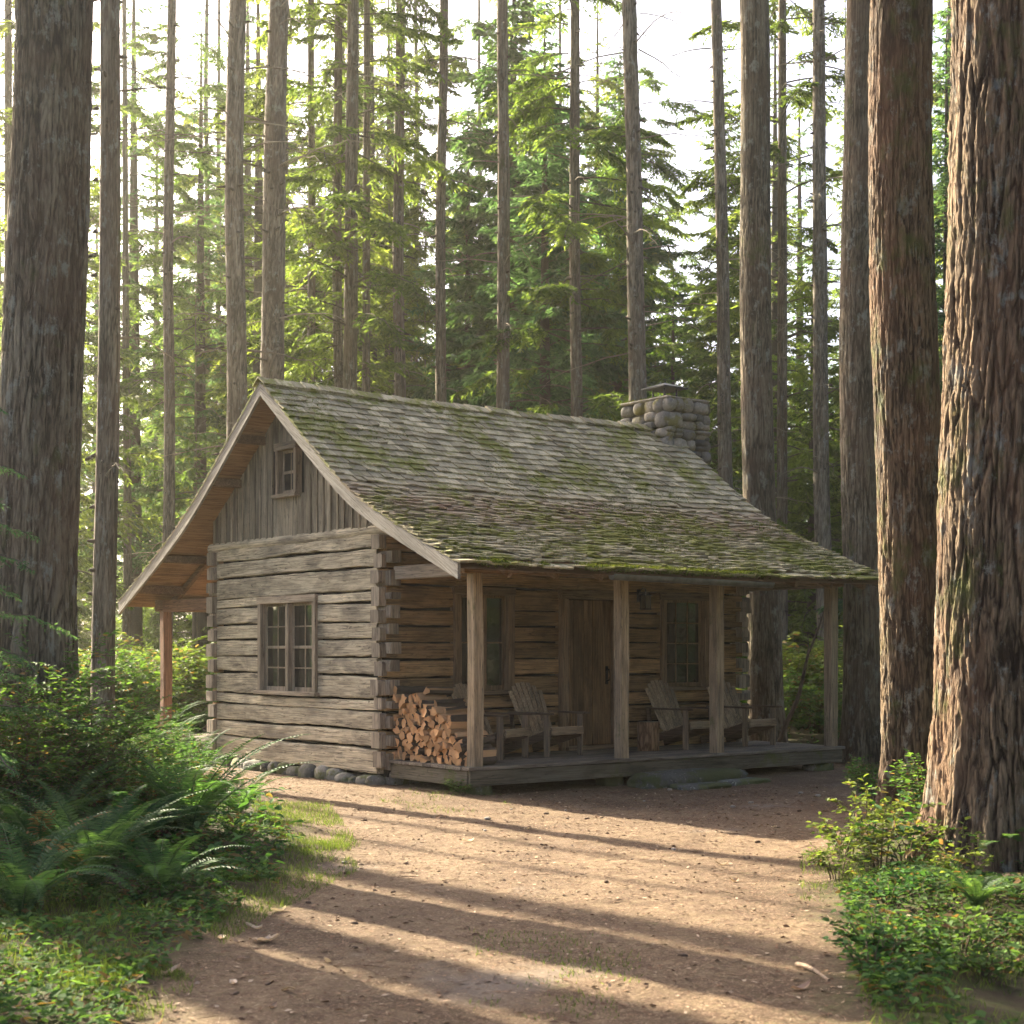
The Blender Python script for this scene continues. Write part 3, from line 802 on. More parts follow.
# gutter along the middle of the eave
mb=MB(); xs=np.linspace(1.80,4.66,20); zz=2.665-.012*(xs-1.8); an=np.linspace(np.pi,2*np.pi,9)
V=[]
for rr in (.055,.049):
    V.append(np.stack([np.broadcast_to(xs[:,None],(20,9)),-2.365+rr*np.cos(an)[None]*np.ones((20,1)),zz[:,None]+rr*1.1*np.sin(an)[None]],-1))
mb.add(V[0].reshape(-1,3),grid_faces(20,9,False)); mb.add(V[1].reshape(-1,3),grid_faces(20,9,False)[:,::-1])
for k in (0,19): mb.add(V[0][k],[tuple(range(9))])
mb.box((3.23,-2.42,2.668-.017),(2.86,.012,.022),(0,.012,0)); mb.build('gutter',M['metal'],cabin)

# rounded field stones (foundation and chimney)
def stone(mb,c,size,seed,rot=0.0,n=10,pw=3.2):
    th=np.linspace(0,np.pi,n); ph=np.linspace(0,2*np.pi,2*n,endpoint=False); T,P=np.meshgrid(th,ph,indexing='ij')
    d=np.stack([np.sin(T)*np.cos(P),np.sin(T)*np.sin(P),np.cos(T)],-1)
    k=(np.abs(d)**pw).sum(-1)**(-1/pw)
    k=k*(1+.16*fbm(d[...,0]*1.2+seed*9.1,d[...,1]*1.2,d[...,2]*1.2,3,seed%97)+.05*vnoise(d[...,0]*4,d[...,1]*4,d[...,2]*4+seed,3))
    v=d*k[...,None]*np.array(size)/2; cz,sz_=math.cos(rot),math.sin(rot)
    v=np.stack([v[...,0]*cz-v[...,1]*sz_,v[...,0]*sz_+v[...,1]*cz,v[...,2]],-1)
    mb.add((v+np.array(c)).reshape(-1,3),grid_faces(n,2*n,True)[:,::-1],random.random(),True)
mb=MB(); y=.1
while y<4.8:
    w=random.uniform(.14,.42); stone(mb,(.03+random.uniform(-.06,.05),y+w/2,random.uniform(.0,.05)),(.26,w*1.1,random.uniform(.16,.30)),int(y*100),random.uniform(-.3,.3),10,random.uniform(2.4,3.6)); y+=w
x=.3
while x<6.6:
    w=random.uniform(.25,.4); stone(mb,(x,.1,.08),(w,.25,.25),int(x*77)); x+=w
mb.build('foundation_stones',M['rock'],cabin)
for (x,y,s) in ((.30,-1.62,.34),(2.45,-1.6,.34),(4.4,-1.6,.3),(6.45,-1.6,.42)):
    mb=MB(); stone(mb,(x,y,.04),(s,s*.9,.26),int(x*31)); mb.build('pier_stone',M['rock'],cabin)
mb=MB(); cx0,cx1,cy0,cy1,ct=6.78,7.76,1.92,3.08,5.90
mb.box(((cx0+cx1)/2,(cy0+cy1)/2,ct/2-.05),(cx1-cx0-.14,cy1-cy0-.14,ct-.02)); CH=mb.build('chimney',M['mortar'],cabin)
mb=MB(); z=.05; row=0
while z<ct-.02:
    h=random.uniform(.13,.27); h=min(h,ct-z); 
    if ct-(z+h)<.1: h=ct-z
    for face in range(4):
        along=(cy1-cy0) if face in (0,1) else (cx1-cx0); q=0.0; odd=(row+face//2)%2
        while q<along-.02:
            w=random.uniform(.12,.36); w=min(w,along-q)
            if along-(q+w)<.1: w=along-q
            m=q+w/2; parts=[(0,h)]
            if random.random()<.3 and h>.16: k=random.uniform(.4,.6); parts=[(0,h*k),(h*k,h)]
            for (za,zb) in parts:
                dp=random.uniform(.18,.24); pr=random.uniform(-.03,.035); hh=(zb-za)*random.uniform(.92,1.16); zc=z+(za+zb)/2+random.uniform(-.018,.018); ww=w*random.uniform(.92,1.12); sd=int(1000*random.random())
                if face==0: stone(mb,(cx0+.07-pr,cy0+m,zc),(dp,ww,hh),sd,random.uniform(-.15,.15),8,3.3)
                elif face==1: stone(mb,(cx1-.07+pr,cy0+m,zc),(dp,ww,hh),sd,0,8,3.3)
                elif face==2: stone(mb,(cx0+m,cy0+.07-pr,zc),(ww,dp,hh),sd,random.uniform(-.15,.15),8,3.3)
                else: stone(mb,(cx0+m,cy1-.07+pr,zc),(ww,dp,hh),sd,0,8,3.3)
            q+=w
    z+=h; row+=1
mb.build('chimney_stones',M['chimney'],CH)
mb=MB(); mb.box(((cx0+cx1)/2,(cy0+cy1)/2,ct+.015),(cx1-cx0+.02,cy1-cy0+.02,.05),bev=.02); mb.build('chimney_crown',M['chimney'],CH)
mb=MB(); mx,my=(cx0+cx1)/2,(cy0+cy1)/2
for a in (-.14,.14):
    for b in (-.14,.14): mb.tube([(mx+a,my+b,ct+.03),(mx+a,my+b,ct+.27)],.016,6)
mb.tube([(mx,my,ct+.03),(mx,my,ct+.12)],.13,14)
e=.28; zc=ct+.27
mb.add([(mx-e,my-e,zc),(mx+e,my-e,zc),(mx+e,my+e,zc),(mx-e,my+e,zc),(mx,my,zc+.10),(mx-e,my-e,zc-.02),(mx+e,my-e,zc-.02),(mx+e,my+e,zc-.02),(mx-e,my+e,zc-.02)],[(0,1,4),(1,2,4),(2,3,4),(3,0,4),(0,5,6,1),(1,6,7,2),(2,7,8,3),(3,8,5,0),(5,8,7,6)])
mb.build('chimney_cap',M['cap'],CH)
mb=MB(); n=2500; B=np.stack([cx0-.01+rng.random(n)*(cx1-cx0+.02),cy0-.01+rng.random(n)*(cy1-cy0+.02),np.full(n,ct+.038)],1)
edge=(np.minimum(np.minimum(B[:,0]-cx0,cx1-B[:,0]),np.minimum(B[:,1]-cy0,cy1-B[:,1]))<.09)&(fbm(B[:,0]*3,B[:,1]*3,0,3,8)>-.25); B=B[edge]; leaf_arr(mb,B,rdir(len(B),.4),rdir(len(B),0),.035,.014,rng.random(len(B)))
tag(mb.build('crown_moss',M['moss'],CH),kind='stuff')

# ------------------------------------------------------------------ porch furniture
def frontX(px,Y):
    a=(px-512)/FPX; return (a*(CD+Y*cT)-CL+Y*sT)/(cT-a*sT)
def make_chair():
    r=empty('adirondack_chair')
    tilt=R(27); w=.56
    mb=MB()
    for k in range(6):                                   # seat slats, sloping back
        t=k/5; y=-.43+t*.47; z=.375-t*.14
        mb.box((0,y,z),(w+.02,.078,.02),(R(-16),0,random.uniform(-.01,.01)),random.random(),.003)
    mb.box((0,-.475,.335),(w+.02,.022,.09),bev=.003)
    mb.build('seat',M['chairx'],r)
    mb=MB()
    for k in range(7):                                   # fanned back slats with a rounded top
        q=(k-3)/3; L=.86-.13*q*q; x0=q*.215; lean=q*R(4.5)
        y0,z0=.03,.20; c,s_=math.cos(tilt),math.sin(tilt)
        x1=x0+math.sin(lean)*L; m=(x0+x1)/2
        mb.beam((x0,y0,z0),(x1,y0+s_*L,z0+c*L),.069,.019,up=(0,-c,s_),bev=.004)
    B=mb.build('backrest',M['chair'],r)
    for zz in (.30,.72):
        mb=MB(); y=.03+(zz-.20)*math.tan(tilt)+.025; mb.box((0,y,zz),(.50,.025,.07),(-tilt,0,0),bev=.003); mb.build('back_rail',M['chairx'],B)
    for sx in (-1,1):
        mb=MB(); v=[]
        out=[(-.52,.05),(-.50,.075),(-.2,.07),(.1,.05),(.33,.03),(.33,-.03),(.1,-.04),(-.2,-.045),(-.50,-.05),(-.52,-.03)]
        for zz in (.555,.578): v+=[(sx*(w/2+.035)+sx*o,y,zz) for (y,o) in out]
        n=len(out); f=[tuple(range(n))[::-1],tuple(range(n,2*n))]+[(i,(i+1)%n,n+(i+1)%n,n+i) for i in range(n)]
        if sx>0: f=[q[::-1] for q in f]
        mb.add(v,f); mb.build('armrest',M['chaird'],r)
        mb=MB(); mb.box((sx*(w/2+.022),-.40,.277),(.026,.095,.555),bev=.003); mb.build('leg',M['chair'],r)
        mb=MB(); mb.beam((sx*(w/2-.005),-.44,.315),(sx*(w/2-.005),.50,.045),.026,.11,bev=.003); mb.build('stringer',M['chaird'],r)
        mb=MB(); mb.beam((sx*(w/2+.02),.30,.55),(sx*(w/2+.005),.26,.13),.026,.07,up=(0,1,0),bev=.003); mb.build('back_support',M['chaird'],r)
    return r
DZ=.338
ch0=make_chair()
specs=[(frontX(505,-.95),-.56,R(20),'slatted wooden porch chair partly hidden behind the corner post next to the firewood'),
       (frontX(562,-.95),-.55,R(4),'slatted wooden porch chair just left of the plank door'),
       (frontX(697,-.95),-.56,R(6),'slatted wooden porch chair beside the log stump, half hidden by a post'),
       (frontX(757,-.95),-.58,R(2),'slatted wooden porch chair furthest right at the open end of the porch')]
for i,(x,y,rz,lb) in enumerate(specs):
    c=ch0 if i==0 else copy_tree(ch0)
    c.location=(x,y,DZ); c.rotation_euler=(0,0,rz); tag(c,lb,'chair','wooden chairs on the porch')
# log stump used as a side table
st=empty('log_stump',(frontX(648,-.78),-.78,DZ)); mb=MB(); n=40; zz=np.linspace(0,.40,16); an=np.linspace(0,2*np.pi,n,endpoint=False)
V=np.array([[(.155*(1+.05*vnoise(math.cos(a)*1.5,math.sin(a)*1.5,z*1.2,4)+.04*vnoise(a*6,z*2,0,5)))*math.cos(a),(.155*(1+.05*vnoise(math.cos(a)*1.5,math.sin(a)*1.5,z*1.2,4)+.04*vnoise(a*6,z*2,0,5)))*math.sin(a),z] for z in zz for a in an])
mb.add(V,grid_faces(16,n,True),.6); mb.build('bark',bark('stump_bark',(.30,.19,.11),(.10,.06,.035),(.28,.2,.13),(.24,.13,.07),.2,18,.05,.8,.012),st)
mb=MB(); mb.add(V[-n:]*np.array([.98,.98,1.0])+np.array([0,0,.002]),[tuple(range(n))],.5); mb.build('cut_top',M['end'],st)
tag(st,'short round log stump standing on the porch between the door and a chair','stump')
# lantern on the front wall
lx=4.36; ln=tag(empty('wall_lantern',(lx,-.04,2.40)),'black iron lantern hanging on the log wall right of the door','lantern')
mb=MB(); mb.box((0,-.01,.13),(.07,.02,.18),bev=.004); mb.tube([(0,-.02,.19),(0,-.09,.23),(0,-.15,.22),(0,-.155,.17)],.009,8); mb.build('bracket',M['iron'],ln)
mb=MB(); 
for a in (-1,1):
    for b in (-1,1): mb.box((a*.05,-.155+b*.05,.03),(.012,.012,.19))
mb.box((0,-.155,-.07),(.125,.125,.018),bev=.003); mb.add([(-.075,-.23,.125),(.075,-.23,.125),(.075,-.08,.125),(-.075,-.08,.125),(0,-.155,.185)],[(0,1,4),(1,2,4),(2,3,4),(3,0,4),(3,2,1,0)]); mb.build('cage',M['iron'],ln)
mb=MB(); mb.box((0,-.155,.03),(.088,.088,.18)); mb.build('pane',plain('lantern_glass',(.17,.155,.12),.3),ln)
# firewood: every split piece is its own object
def split_piece(L,rr,kind,g):
    if kind==0: an=np.sort(np.concatenate([np.linspace(0,np.pi*.62,6),[np.pi*1.15]])); rad=np.array([1]*6+[.75])
    elif kind==1: an=np.linspace(0,np.pi,7); an=np.append(an,[1.5*np.pi]); rad=np.array([1]*7+[.25])
    elif kind==2: an=np.array([.1,.9,2.1,3.0,4.2,5.2]); rad=np.array([1,.8,1,.75,.95,.8])
    else: an=np.linspace(0,2*np.pi,11,endpoint=False); rad=np.ones(11)*.92
    rad=rad*(1+.14*g.standard_normal(len(rad))*.6); n=len(an); xs=np.linspace(-L/2,L/2,5); V=[]
    for k,x in enumerate(xs):
        j=1+.05*g.standard_normal(n); V.append(np.stack([np.full(n,x)+(0.012*g.standard_normal(n) if k in (0,4) else 0),rr*rad*j*np.cos(an),rr*rad*j*np.sin(an)],1))
    m=MB(); f=grid_faces(5,n,True); V=np.array(V)
    bark=(kind in (0,1,3)) 
    for i in range(n):       # side faces: bark on the round part, split wood elsewhere
        j=(i+1)%n; rb=.0 if (bark and rad[i]>.6 and rad[j]>.6 and abs(an[j]-an[i])<1.0) else .5
        vv=V[:,[i,j]].reshape(-1,3); m.add(vv,np.array([[2*k,2*k+2,2*k+3,2*k+1] for k in range(4)])[:,::-1],rb)
    m.add(V[0],[tuple(range(n))[::-1]],.95); m.add(V[-1],[tuple(range(n))],.95)
    return m.mesh('firewood_log',M['firewood'])
fg=np.random.default_rng(21)
pool=[split_piece(fg.uniform(.40,.5),fg.uniform(.050,.076),int(fg.integers(0,4)),fg) for _ in range(22)]
hy=[-1.62,-1.55,-1.40,-1.15,-.80,-.62,-.15]; hh=[.10,.26,.42,.58,.70,.82,.86]
row=0; z=.055
def add_log(x,y,zz,rot):
    o=bpy.data.objects.new('firewood_log',pool[int(fg.integers(0,len(pool)))]); col.objects.link(o); o.location=(x,y,zz); o.rotation_euler=rot
    tag(o,'split reddish firewood piece in the stack at the porch corner','firewood','split firewood stacked on the porch'); return o
while z<.90:
    y=-.13-(row%2)*.05
    while y>-1.60:
        if z<np.interp(y,hy,hh)+.02:
            add_log(.34+fg.uniform(-.04,.04),y+fg.uniform(-.012,.012),DZ+z+fg.uniform(-.008,.008),(fg.uniform(0,6.28),fg.uniform(-.05,.05),fg.uniform(-.08,.08)))
        y-=fg.uniform(.094,.118)
    z+=.082; row+=1
for (x,y,z,rz) in ((.40,-.66,.885,.12),(.42,-.84,.72,-.08),(.42,-1.02,.64,.06)):
    add_log(x,y,DZ+z,(fg.uniform(0,6.28),fg.uniform(-.06,.06),rz))
# stepping stones in front of the porch
def slab(name,px0,px1,Y,dy,h,label,seed,zt):
    x0,x1=frontX(px0,Y),frontX(px1,Y); mb=MB(); stone(mb,(0,0,0),(x1-x0,dy,h),seed,0,16,5.0); o=mb.build(name,M['slab']); o.location=((x0+x1)/2,Y,zt-h/2); tag(o,label,'step stone'); return o
slab('stone_step',636,738,-2.12,.55,.26,'thick rough stone slab serving as the step up to the porch',5,.17)
slab('flagstone',676,722,-2.62,.45,.10,'thin flat flagstone left in the dirt below the porch step',8,.045)
slab('flagstone',716,764,-2.45,.42,.10,'thin flat flagstone right in the dirt below the porch step',11,.05)
# dead branch leaning in the brush beyond the porch
p0,p1=PX(780,26.5,.15),PX(824,26.2,2.35); mb=MB(); t=np.linspace(0,1,14)[:,None]; pts=p0+(p1-p0)*t+.06*np.stack([fbm(t[:,0]*3,i,0,3,3) for i in range(3)],1)
mb.tube(pts,np.linspace(.045,.015,14),7); mb.tube([pts[8],pts[8]+np.array([.12,.05,.3]),pts[8]+np.array([.16,.1,.55])],[.015,.01,.004],5)
tag(mb.build('dead_branch',M['branchwood']),'thin dark dead branch leaning diagonally in the brush behind the right porch post','branch')

# ------------------------------------------------------------------ trees
def trunk_mesh(mb,H,r0,seed,nseg,rows,per,vs_,amp,flare=.5,lobes=6,lean=(0,0),taper=55.,attr=True):
    z=np.asarray(rows); th=np.linspace(0,2*np.pi,nseg,endpoint=False); Z,T=np.meshgrid(z,th,indexing='ij')
    fl=np.exp(-Z/.55)
    r=r0*(1-Z/taper)*(1+flare*fl*(.75+.45*np.cos(lobes*T+seed+1.2*vnoise(np.cos(T)*2,np.sin(T)*2,seed,4)))) 
    r=r*(1+.03*vnoise(np.cos(T)*1.2,np.sin(T)*1.2,Z*.5+seed,5))
    cx,sx=np.cos(T),np.sin(T)
    w1=1.1*fbm(cx*4+seed,sx*4,Z*1.6,5,1); w2=.7*fbm(cx*3,sx*3+seed,Z*.7,3,2)
    def plates(p,v,k):
        f1,f2,idn=worley(T/(2*np.pi)*p+w1*p/per,Z*v+w2+seed,int(seed*k)%91,p)
        q=np.clip((f2-f1)/(.16+.14*idn),0,1); return q*(.62+.38*idn)
    ma=np.clip(fbm(cx*1.6+seed,sx*1.6,Z*.5,3,31)*2.2+.5,0,1)
    pa=plates(per,vs_,7); pb=plates(int(per*.6),vs_*.6,13); pc=plates(per*2,vs_*2.6,19)
    rid=pa*ma+pb*(1-ma); deep=np.clip(.75+.9*fbm(cx*2+seed,sx*2,Z*.9,3,37),.35,1.25)
    fine=fbm(cx*22,sx*22,Z*11,5,7)
    hh=.62*rid*deep+.20*pc*rid+.30*fine+.26*fbm(cx*26,sx*26,Z*2.6,3,27)*rid+.14*fbm(cx*3,sx*3,Z*.8,3,17)
    r=r+amp*(hh-.55)
    X=r*cx+lean[0]*Z+.11*vnoise(Z*.16,seed,0,6)*np.clip(Z/3,0,1); Y=r*sx+lean[1]*Z+.08*vnoise(Z*.16,seed,5,6)*np.clip(Z/3,0,1)
    n0=mb.n
    mb.add(np.stack([X,Y,Z],-1).reshape(-1,3),grid_faces(len(z),nseg,True),np.clip(hh,0,1).ravel(),True)
def rows_for(h1,d1,H):
    a=list(np.arange(-.25,h1,d1)); st=d1
    while a[-1]<H: st=min(st*1.3,.8); a.append(a[-1]+st)
    return a
def lean_of(pxb,pxt,d,h=None):
    """sideways drift per metre of height so that the trunk runs from pxb (eye level) to pxt (top of the frame)."""
    k=(pxt-pxb)/Y0; return RIGHT*k
def limb(mb,fo,base,az,L,e0,droop,g,dens=1.0,live=True,lw=(.13,.032),start=.18,r0=.022,flat=.25):
    n=9; t=np.linspace(0,1,n); el=e0-droop*t**1.3; d=np.stack([np.cos(az+.25*t*g.standard_normal())*np.cos(el),np.sin(az)*np.cos(el),np.sin(el)],1)
    p=base+np.concatenate([[np.zeros(3)],np.cumsum((d[:-1]+d[1:])/2*(L/(n-1)),0)]); p[1:]+=g.standard_normal((n-1,3))*.015*L*t[1:,None]
    mb.tube(p,r0*L/3*(1-t)+.004,5,cap=False)
    if not live: 
        for k in range(int(g.integers(1,4))):
            i=int(g.integers(3,n-1)); q=p[i]+np.array([math.cos(az+g.choice([-1,1])*.9),math.sin(az+g.choice([-1,1])*.9),g.uniform(-.5,.1)])*L*g.uniform(.12,.3)
            mb.tube([p[i],(p[i]+q)/2+g.standard_normal(3)*.02,q],[.008,.006,.003],4,cap=False)
        return
    m=int(L/.095*dens); tt=np.linspace(start,1,m); tt=np.clip(tt+g.uniform(-.01,.01,m),0,1)
    P=np.stack([np.interp(tt,t,p[:,k]) for k in range(3)],1); F=np.stack([np.interp(tt,t,d[:,k]) for k in range(3)],1)
    S=np.stack([-F[:,1],F[:,0],np.zeros(m)],1); S/=np.linalg.norm(S,axis=1)[:,None]+1e-9
    Bs,Ds,Ns=[],[],[]
    for sg in (-1,1):
        ln=(L*.34*(1-tt)**.7+.10)*g.uniform(.55,1.15,m); ang=R(52)+g.uniform(-.2,.2,m)
        D=F*np.cos(ang)[:,None]+sg*S*np.sin(ang)[:,None]+np.array([0,0,-1])*g.uniform(-.15,flat*3.2,m)[:,None]; D/=np.linalg.norm(D,axis=1)[:,None]
        kmax=8
        for k in range(kmax):
            q=(k+.5)/kmax; ok=ln*1.0>k*.085
            b=P+D*(ln*q)[:,None]+np.array([0,0,-1])*(ln*q*q*.25)[:,None]; s2=np.cross(D,np.array([0,0,1.])); s2/=np.linalg.norm(s2,axis=1)[:,None]+1e-9
            for sg2 in (-1,1):
                o2=ok&(g.random(m)<.92)
                dd=D*.75+sg2*s2*.6+g.standard_normal((m,3))*.25+np.array([0,0,-.22])
                Bs.append(b[o2]); Ds.append(dd[o2]); Ns.append((np.array([0,0,1.])+g.standard_normal((m,3))*.75)[o2])
    Bs,Ds,Ns=np.concatenate(Bs),np.concatenate(Ds),np.concatenate(Ns); k=len(Bs)
    leaf_arr(fo,Bs,Ds,Ns,lw[0]*g.uniform(.7,1.35,k),lw[1]*g.uniform(.7,1.3,k),np.clip(.5+.22*g.standard_normal()+.16*g.standard_normal(k),0,1),shape=2)

# --- tall bare-stemmed firs: three trunks with snags, four sparse crowns
tg=np.random.default_rng(5)
def tall_trunk(seed):
    mb=MB(); trunk_mesh(mb,34,.25,seed,72,rows_for(17,.085,34),16,1.5,.017,.25,5)
    for k in range(70):                                       # broken branch stubs and knots
        z=tg.uniform(2.5,20); az=tg.uniform(0,6.28); L=tg.choice([.06,.10,.18,.35],p=[.45,.3,.15,.1]); r=.25*(1-z/55)
        b=np.array([math.cos(az)*r*.9,math.sin(az)*r*.9,z]); d=np.array([math.cos(az),math.sin(az),tg.uniform(-.3,.1)])
        mb.tube([b,b+d*(L*.6+.03),b+d*(L+.05)],[.036,.024,.008],5,0.0)
    for k in range(34):
        z=tg.uniform(4.0,18); az=tg.uniform(0,6.28); limb(mb,None,np.array([math.cos(az)*.2,math.sin(az)*.2,z]),az,tg.uniform(.8,2.6),tg.uniform(-.1,.25),tg.uniform(.3,.9),tg,live=False)
    return mb.mesh('trunk',BK['grey'])
def tall_crown(seed,z0,n,Lr,cl=.0):
    g=np.random.default_rng(seed); tm,fo=MB(),MB()
    for k in range(n):
        z=z0+(24-z0)*(k/n)**1.0+g.uniform(-.6,.6); az=g.uniform(0,6.28); L=g.uniform(*Lr)*(1-.35*max(0,(z-12)/14))
        limb(tm,fo,np.array([math.cos(az)*.15,math.sin(az)*.15,z]),az,L,g.uniform(-.1,.4),g.uniform(.4,1.1),g,1.0,lw=(.18,.052),start=.25)
    v=tm.V; 
    return fo.mesh('crown',M['needle']), tm.mesh('limbs',M['branchwood'])
TT=[tall_trunk(s) for s in (1.3,4.1,7.7)]
TCR=[tall_crown(11,7.0,62,(1.8,3.8)),tall_crown(12,9,56,(1.7,3.6)),tall_crown(13,5.0,60,(1.5,3.4)),tall_crown(14,10.5,50,(1.8,3.8))]
def inst(name,me,par=None): o=bpy.data.objects.new(name,me); col.objects.link(o); o.parent=par; return o
def tall_tree(pxb,pxt,width,diam,k,label,group=None,crown=None,d=None,name='fir_tree'):
    d=d or diam*FPX/width
    if width<=9: d=max(d,56); diam=width*d/FPX
    elif group is None and d>38: diam*=36/d; d=36+.6*(d-38)**.5*2; diam=width*d/FPX
    p=PX(pxb,d); r=empty(name,(p[0],p[1],gz(p[0],p[1])-.05)); ln=lean_of(pxb,pxt,d)
    Mx=Matrix.Identity(4); Mx[0][2],Mx[1][2]=ln[0],ln[1]
    rz=Matrix.Rotation(tg.uniform(0,6.28),4,'Z'); s=diam/.5
    e=r
    t_=inst('trunk',TT[k%3],e); t_.matrix_basis=Mx@rz@Matrix.Diagonal((s,s,1,1))
    if crown is not None:
        rz2=Matrix.Rotation(tg.uniform(0,6.28),4,'Z'); fo,lm=TCR[crown]
        c=inst('crown',fo,e); c.matrix_basis=Mx@rz2
        c=inst('limbs',lm,e); c.matrix_basis=Mx@rz2
    tag(r,label,'tree',group); return r
TALL=[ # pxb, pxt, width, diam, crown, label
 (102,114,19,.34,None,'straight grey fir trunk standing just right of the huge left trunk'),
 (127,122,9,.30,1,'thin pale fir trunk beside the grey trunk right of the huge left one'),
 (165,176,13,.42,None,'slim straight fir trunk ending above the back eave of the cabin roof'),
 (206,209,8,.33,2,'very thin hazy fir trunk between two thicker ones left of the gable peak'),
 (217,219,7,.33,3,'faint far fir trunk immediately left of the leaning trunk by the gable'),
 (228,246,19,.50,None,'fir trunk leaning slightly right just left of the gable peak'),
 (274,279,28,.62,None,'thick knotty fir trunk rising directly behind the gable peak'),
 (309,314,10,.40,0,'slender mossy fir trunk behind the roof right of the thick knotty one'),
 (337,340,12,.42,None,'dark fir trunk paired with a thicker one behind the left roof ridge'),
 (353,349,17,.52,1,'brown fir trunk with spreading green boughs behind the left roof ridge'),
 (367,366,10,.42,None,'thin shaded fir trunk tucked behind the brown one at the left ridge'),
 (397,404,14,.48,None,'straight grey fir trunk above the second quarter of the roof ridge'),
 (415,417,8,.36,3,'thin distant fir trunk between two grey ones over the roof ridge'),
 (440,445,13,.45,None,'grey fir trunk in front of bright foliage left of the roof middle'),
 (480,479,7,.35,2,'thin hazy fir trunk standing near the middle of the ridge'),
 (502,505,16,.50,None,'straight speckled fir trunk above the middle of the roof ridge'),
 (562,560,7,.34,None,'thin dark fir trunk close behind the speckled one right of the roof middle'),
 (577,571,14,.48,0,'speckled fir trunk right of the roof middle before the bushy hemlock'),
 (637,629,21,.56,None,'stout grey fir trunk rising just behind the stone chimney'),
 (733,706,16,.48,None,'fir trunk leaning left between the chimney and the stout knotty trunk'),
 (783,779,12,.44,2,'shaded fir trunk half hidden behind the stout knotty trunk'),
 (827,809,18,.52,None,'bare fir trunk with dead side branches right of the stout knotty trunk'),
 (7,12,11,.45,2,'dim fir trunk peeking out left of the huge left trunk'),
]
for i,(pb,pt,w,dm,cr,lb) in enumerate(TALL):
    tall_tree(pb,pt,w,dm,i,lb,None,cr,d=22.0 if i==0 else 33.0 if i==5 else None)
# trees just outside the left edge whose shadows stripe the yard, and unseen firs added to darken panes and sky fill
for (x,y,dm,cr) in ((-5.3,12.,.45,None),(-5.75,16.5,.34,None),(-6.8,5.5,.72,None),(-7.6,7.4,.7,None),(-6.0,7.6,.42,None),(-8.2,9.,.6,None),(-9.6,14,.6,None),(-12.5,9,.7,None),(-11.5,22,.5,2),(-15,18,.6,1),(-13,30,.6,3),(-3.15,14,.13,None),(-3.95,10,.10,None)):
    r=empty('fir_tree',(x,y,gz(x,y)-.05)); t_=inst('trunk',TT[int(abs(x*3))%3],r); t_.matrix_basis=Matrix.Rotation(x,4,'Z')@Matrix.Diagonal((dm/.5,dm/.5,1,1))
    if cr is not None:
        fo,lm=TCR[cr]; inst('crown',fo,r); inst('limbs',lm,r)
    tag(r,'fir tree beyond the left edge whose trunk shades the yard','tree','firs beyond the left edge')

UNSEEN_FIRS=[(-17,23,0),(-22,22,2),(-19,31,1),(-26,33,2),(-30,27,1),(-24,42,2),(-12,26,3),(14,-14,1),(18,-20,2),(23,-21,0),(26,-30,2),(17,-29,1),(30,-24,2),(21,-37,2),(12,-22,1),(6,-24,2),(0,-27,1),(9,-31,2),(-5,-30,2),(15,-10,3),(19,-13,1),(24,-12,2),(7,-10.5,0),(6.5,-15,0)]  # out of view, added to darken pane reflections and block sky fill
# --- near trunks with carved bark
def near_tree(name,px,pt,d,diam,seed,per,amp,flare,label,lobes=6,hz=9.5,crown=None,mat='big'):
    p=PX(px,d); r=empty(name,(p[0],p[1],gz(p[0],p[1])-.02)); mb=MB()
    trunk_mesh(mb,26,diam/2,seed,int(min(420,diam*np.pi/.011)),rows_for(hz,.028,26),per,1.35,amp,flare,lobes,lean_of(px,pt,d)[:2],80)
    mb.build('trunk',BK[mat],r)
    if crown is not None:
        fo,lm=TCR[crown]; c=inst('crown',fo,r); c.location=(0,0,4); c=inst('limbs',lm,r); c.location=(0,0,4)
    tag(r,label,'tree'); return r
near_tree('fir_tree',31,51,14.8,.80,2.3,50,.036,.55,'huge dark fir trunk filling the left edge above the undergrowth',mat='biggrey')
near_tree('fir_tree',1014,1014,12.6,1.16,5.9,56,.050,.48,'massive furrowed fir trunk at the right edge with its left flank sunlit')
near_tree('fir_tree',920,908,16.2,.72,8.4,44,.034,.4,'large furrowed fir trunk covering the right end of the porch roof')
near_tree('fir_tree',862,861,24.0,.61,3.6,36,.028,.35,'straight fir trunk close behind the right porch post with a sunlit left edge',mat='biggrey')
near_tree('fir_tree',767,754,27.0,.60,6.8,40,.020,.30,'stout knotty fir trunk directly behind the right end of the log wall',mat='biggrey')

# --- bushy firs of the background
def bushy(seed,H,z0,n,Lmax,dens,lw,mat,dr=(.5,1.0)):
    g=np.random.default_rng(seed); tr,fo=MB(),MB()
    tr.tube([(0,0,-.2),(0,0,H*.5),(.05,0,H)],[H*.011+.03,H*.006+.02,.01],9)
    for k in range(n):
        f=(k+g.random())/n; z=z0+(H-z0)*f**1.15; az=k*2.4+g.uniform(-.5,.5); L=max(.4,Lmax*(1-f)**.75*g.uniform(.55,1.15))
        limb(tr,fo,np.array([0,0,z]),az,L,g.uniform(-.05,.35)+.4*f,g.uniform(*dr)*(1-.5*f),g,dens,lw=lw,start=.12,r0=.02)
    return tr.mesh('trunk',M['branchwood']),fo.mesh('crown',M[mat])
BT=[bushy(31,14,.8,130,3.6,.85,(.18,.052),'needle'),bushy(32,20,1.5,150,4.4,.75,(.21,.06),'needle2'),bushy(33,27,3.0,150,4.8,.65,(.25,.072),'needle'),bushy(34,9,.3,120,2.6,1.1,(.15,.045),'needle2'),bushy(35,24,6,150,4.6,.8,(.27,.08),'needle2')]
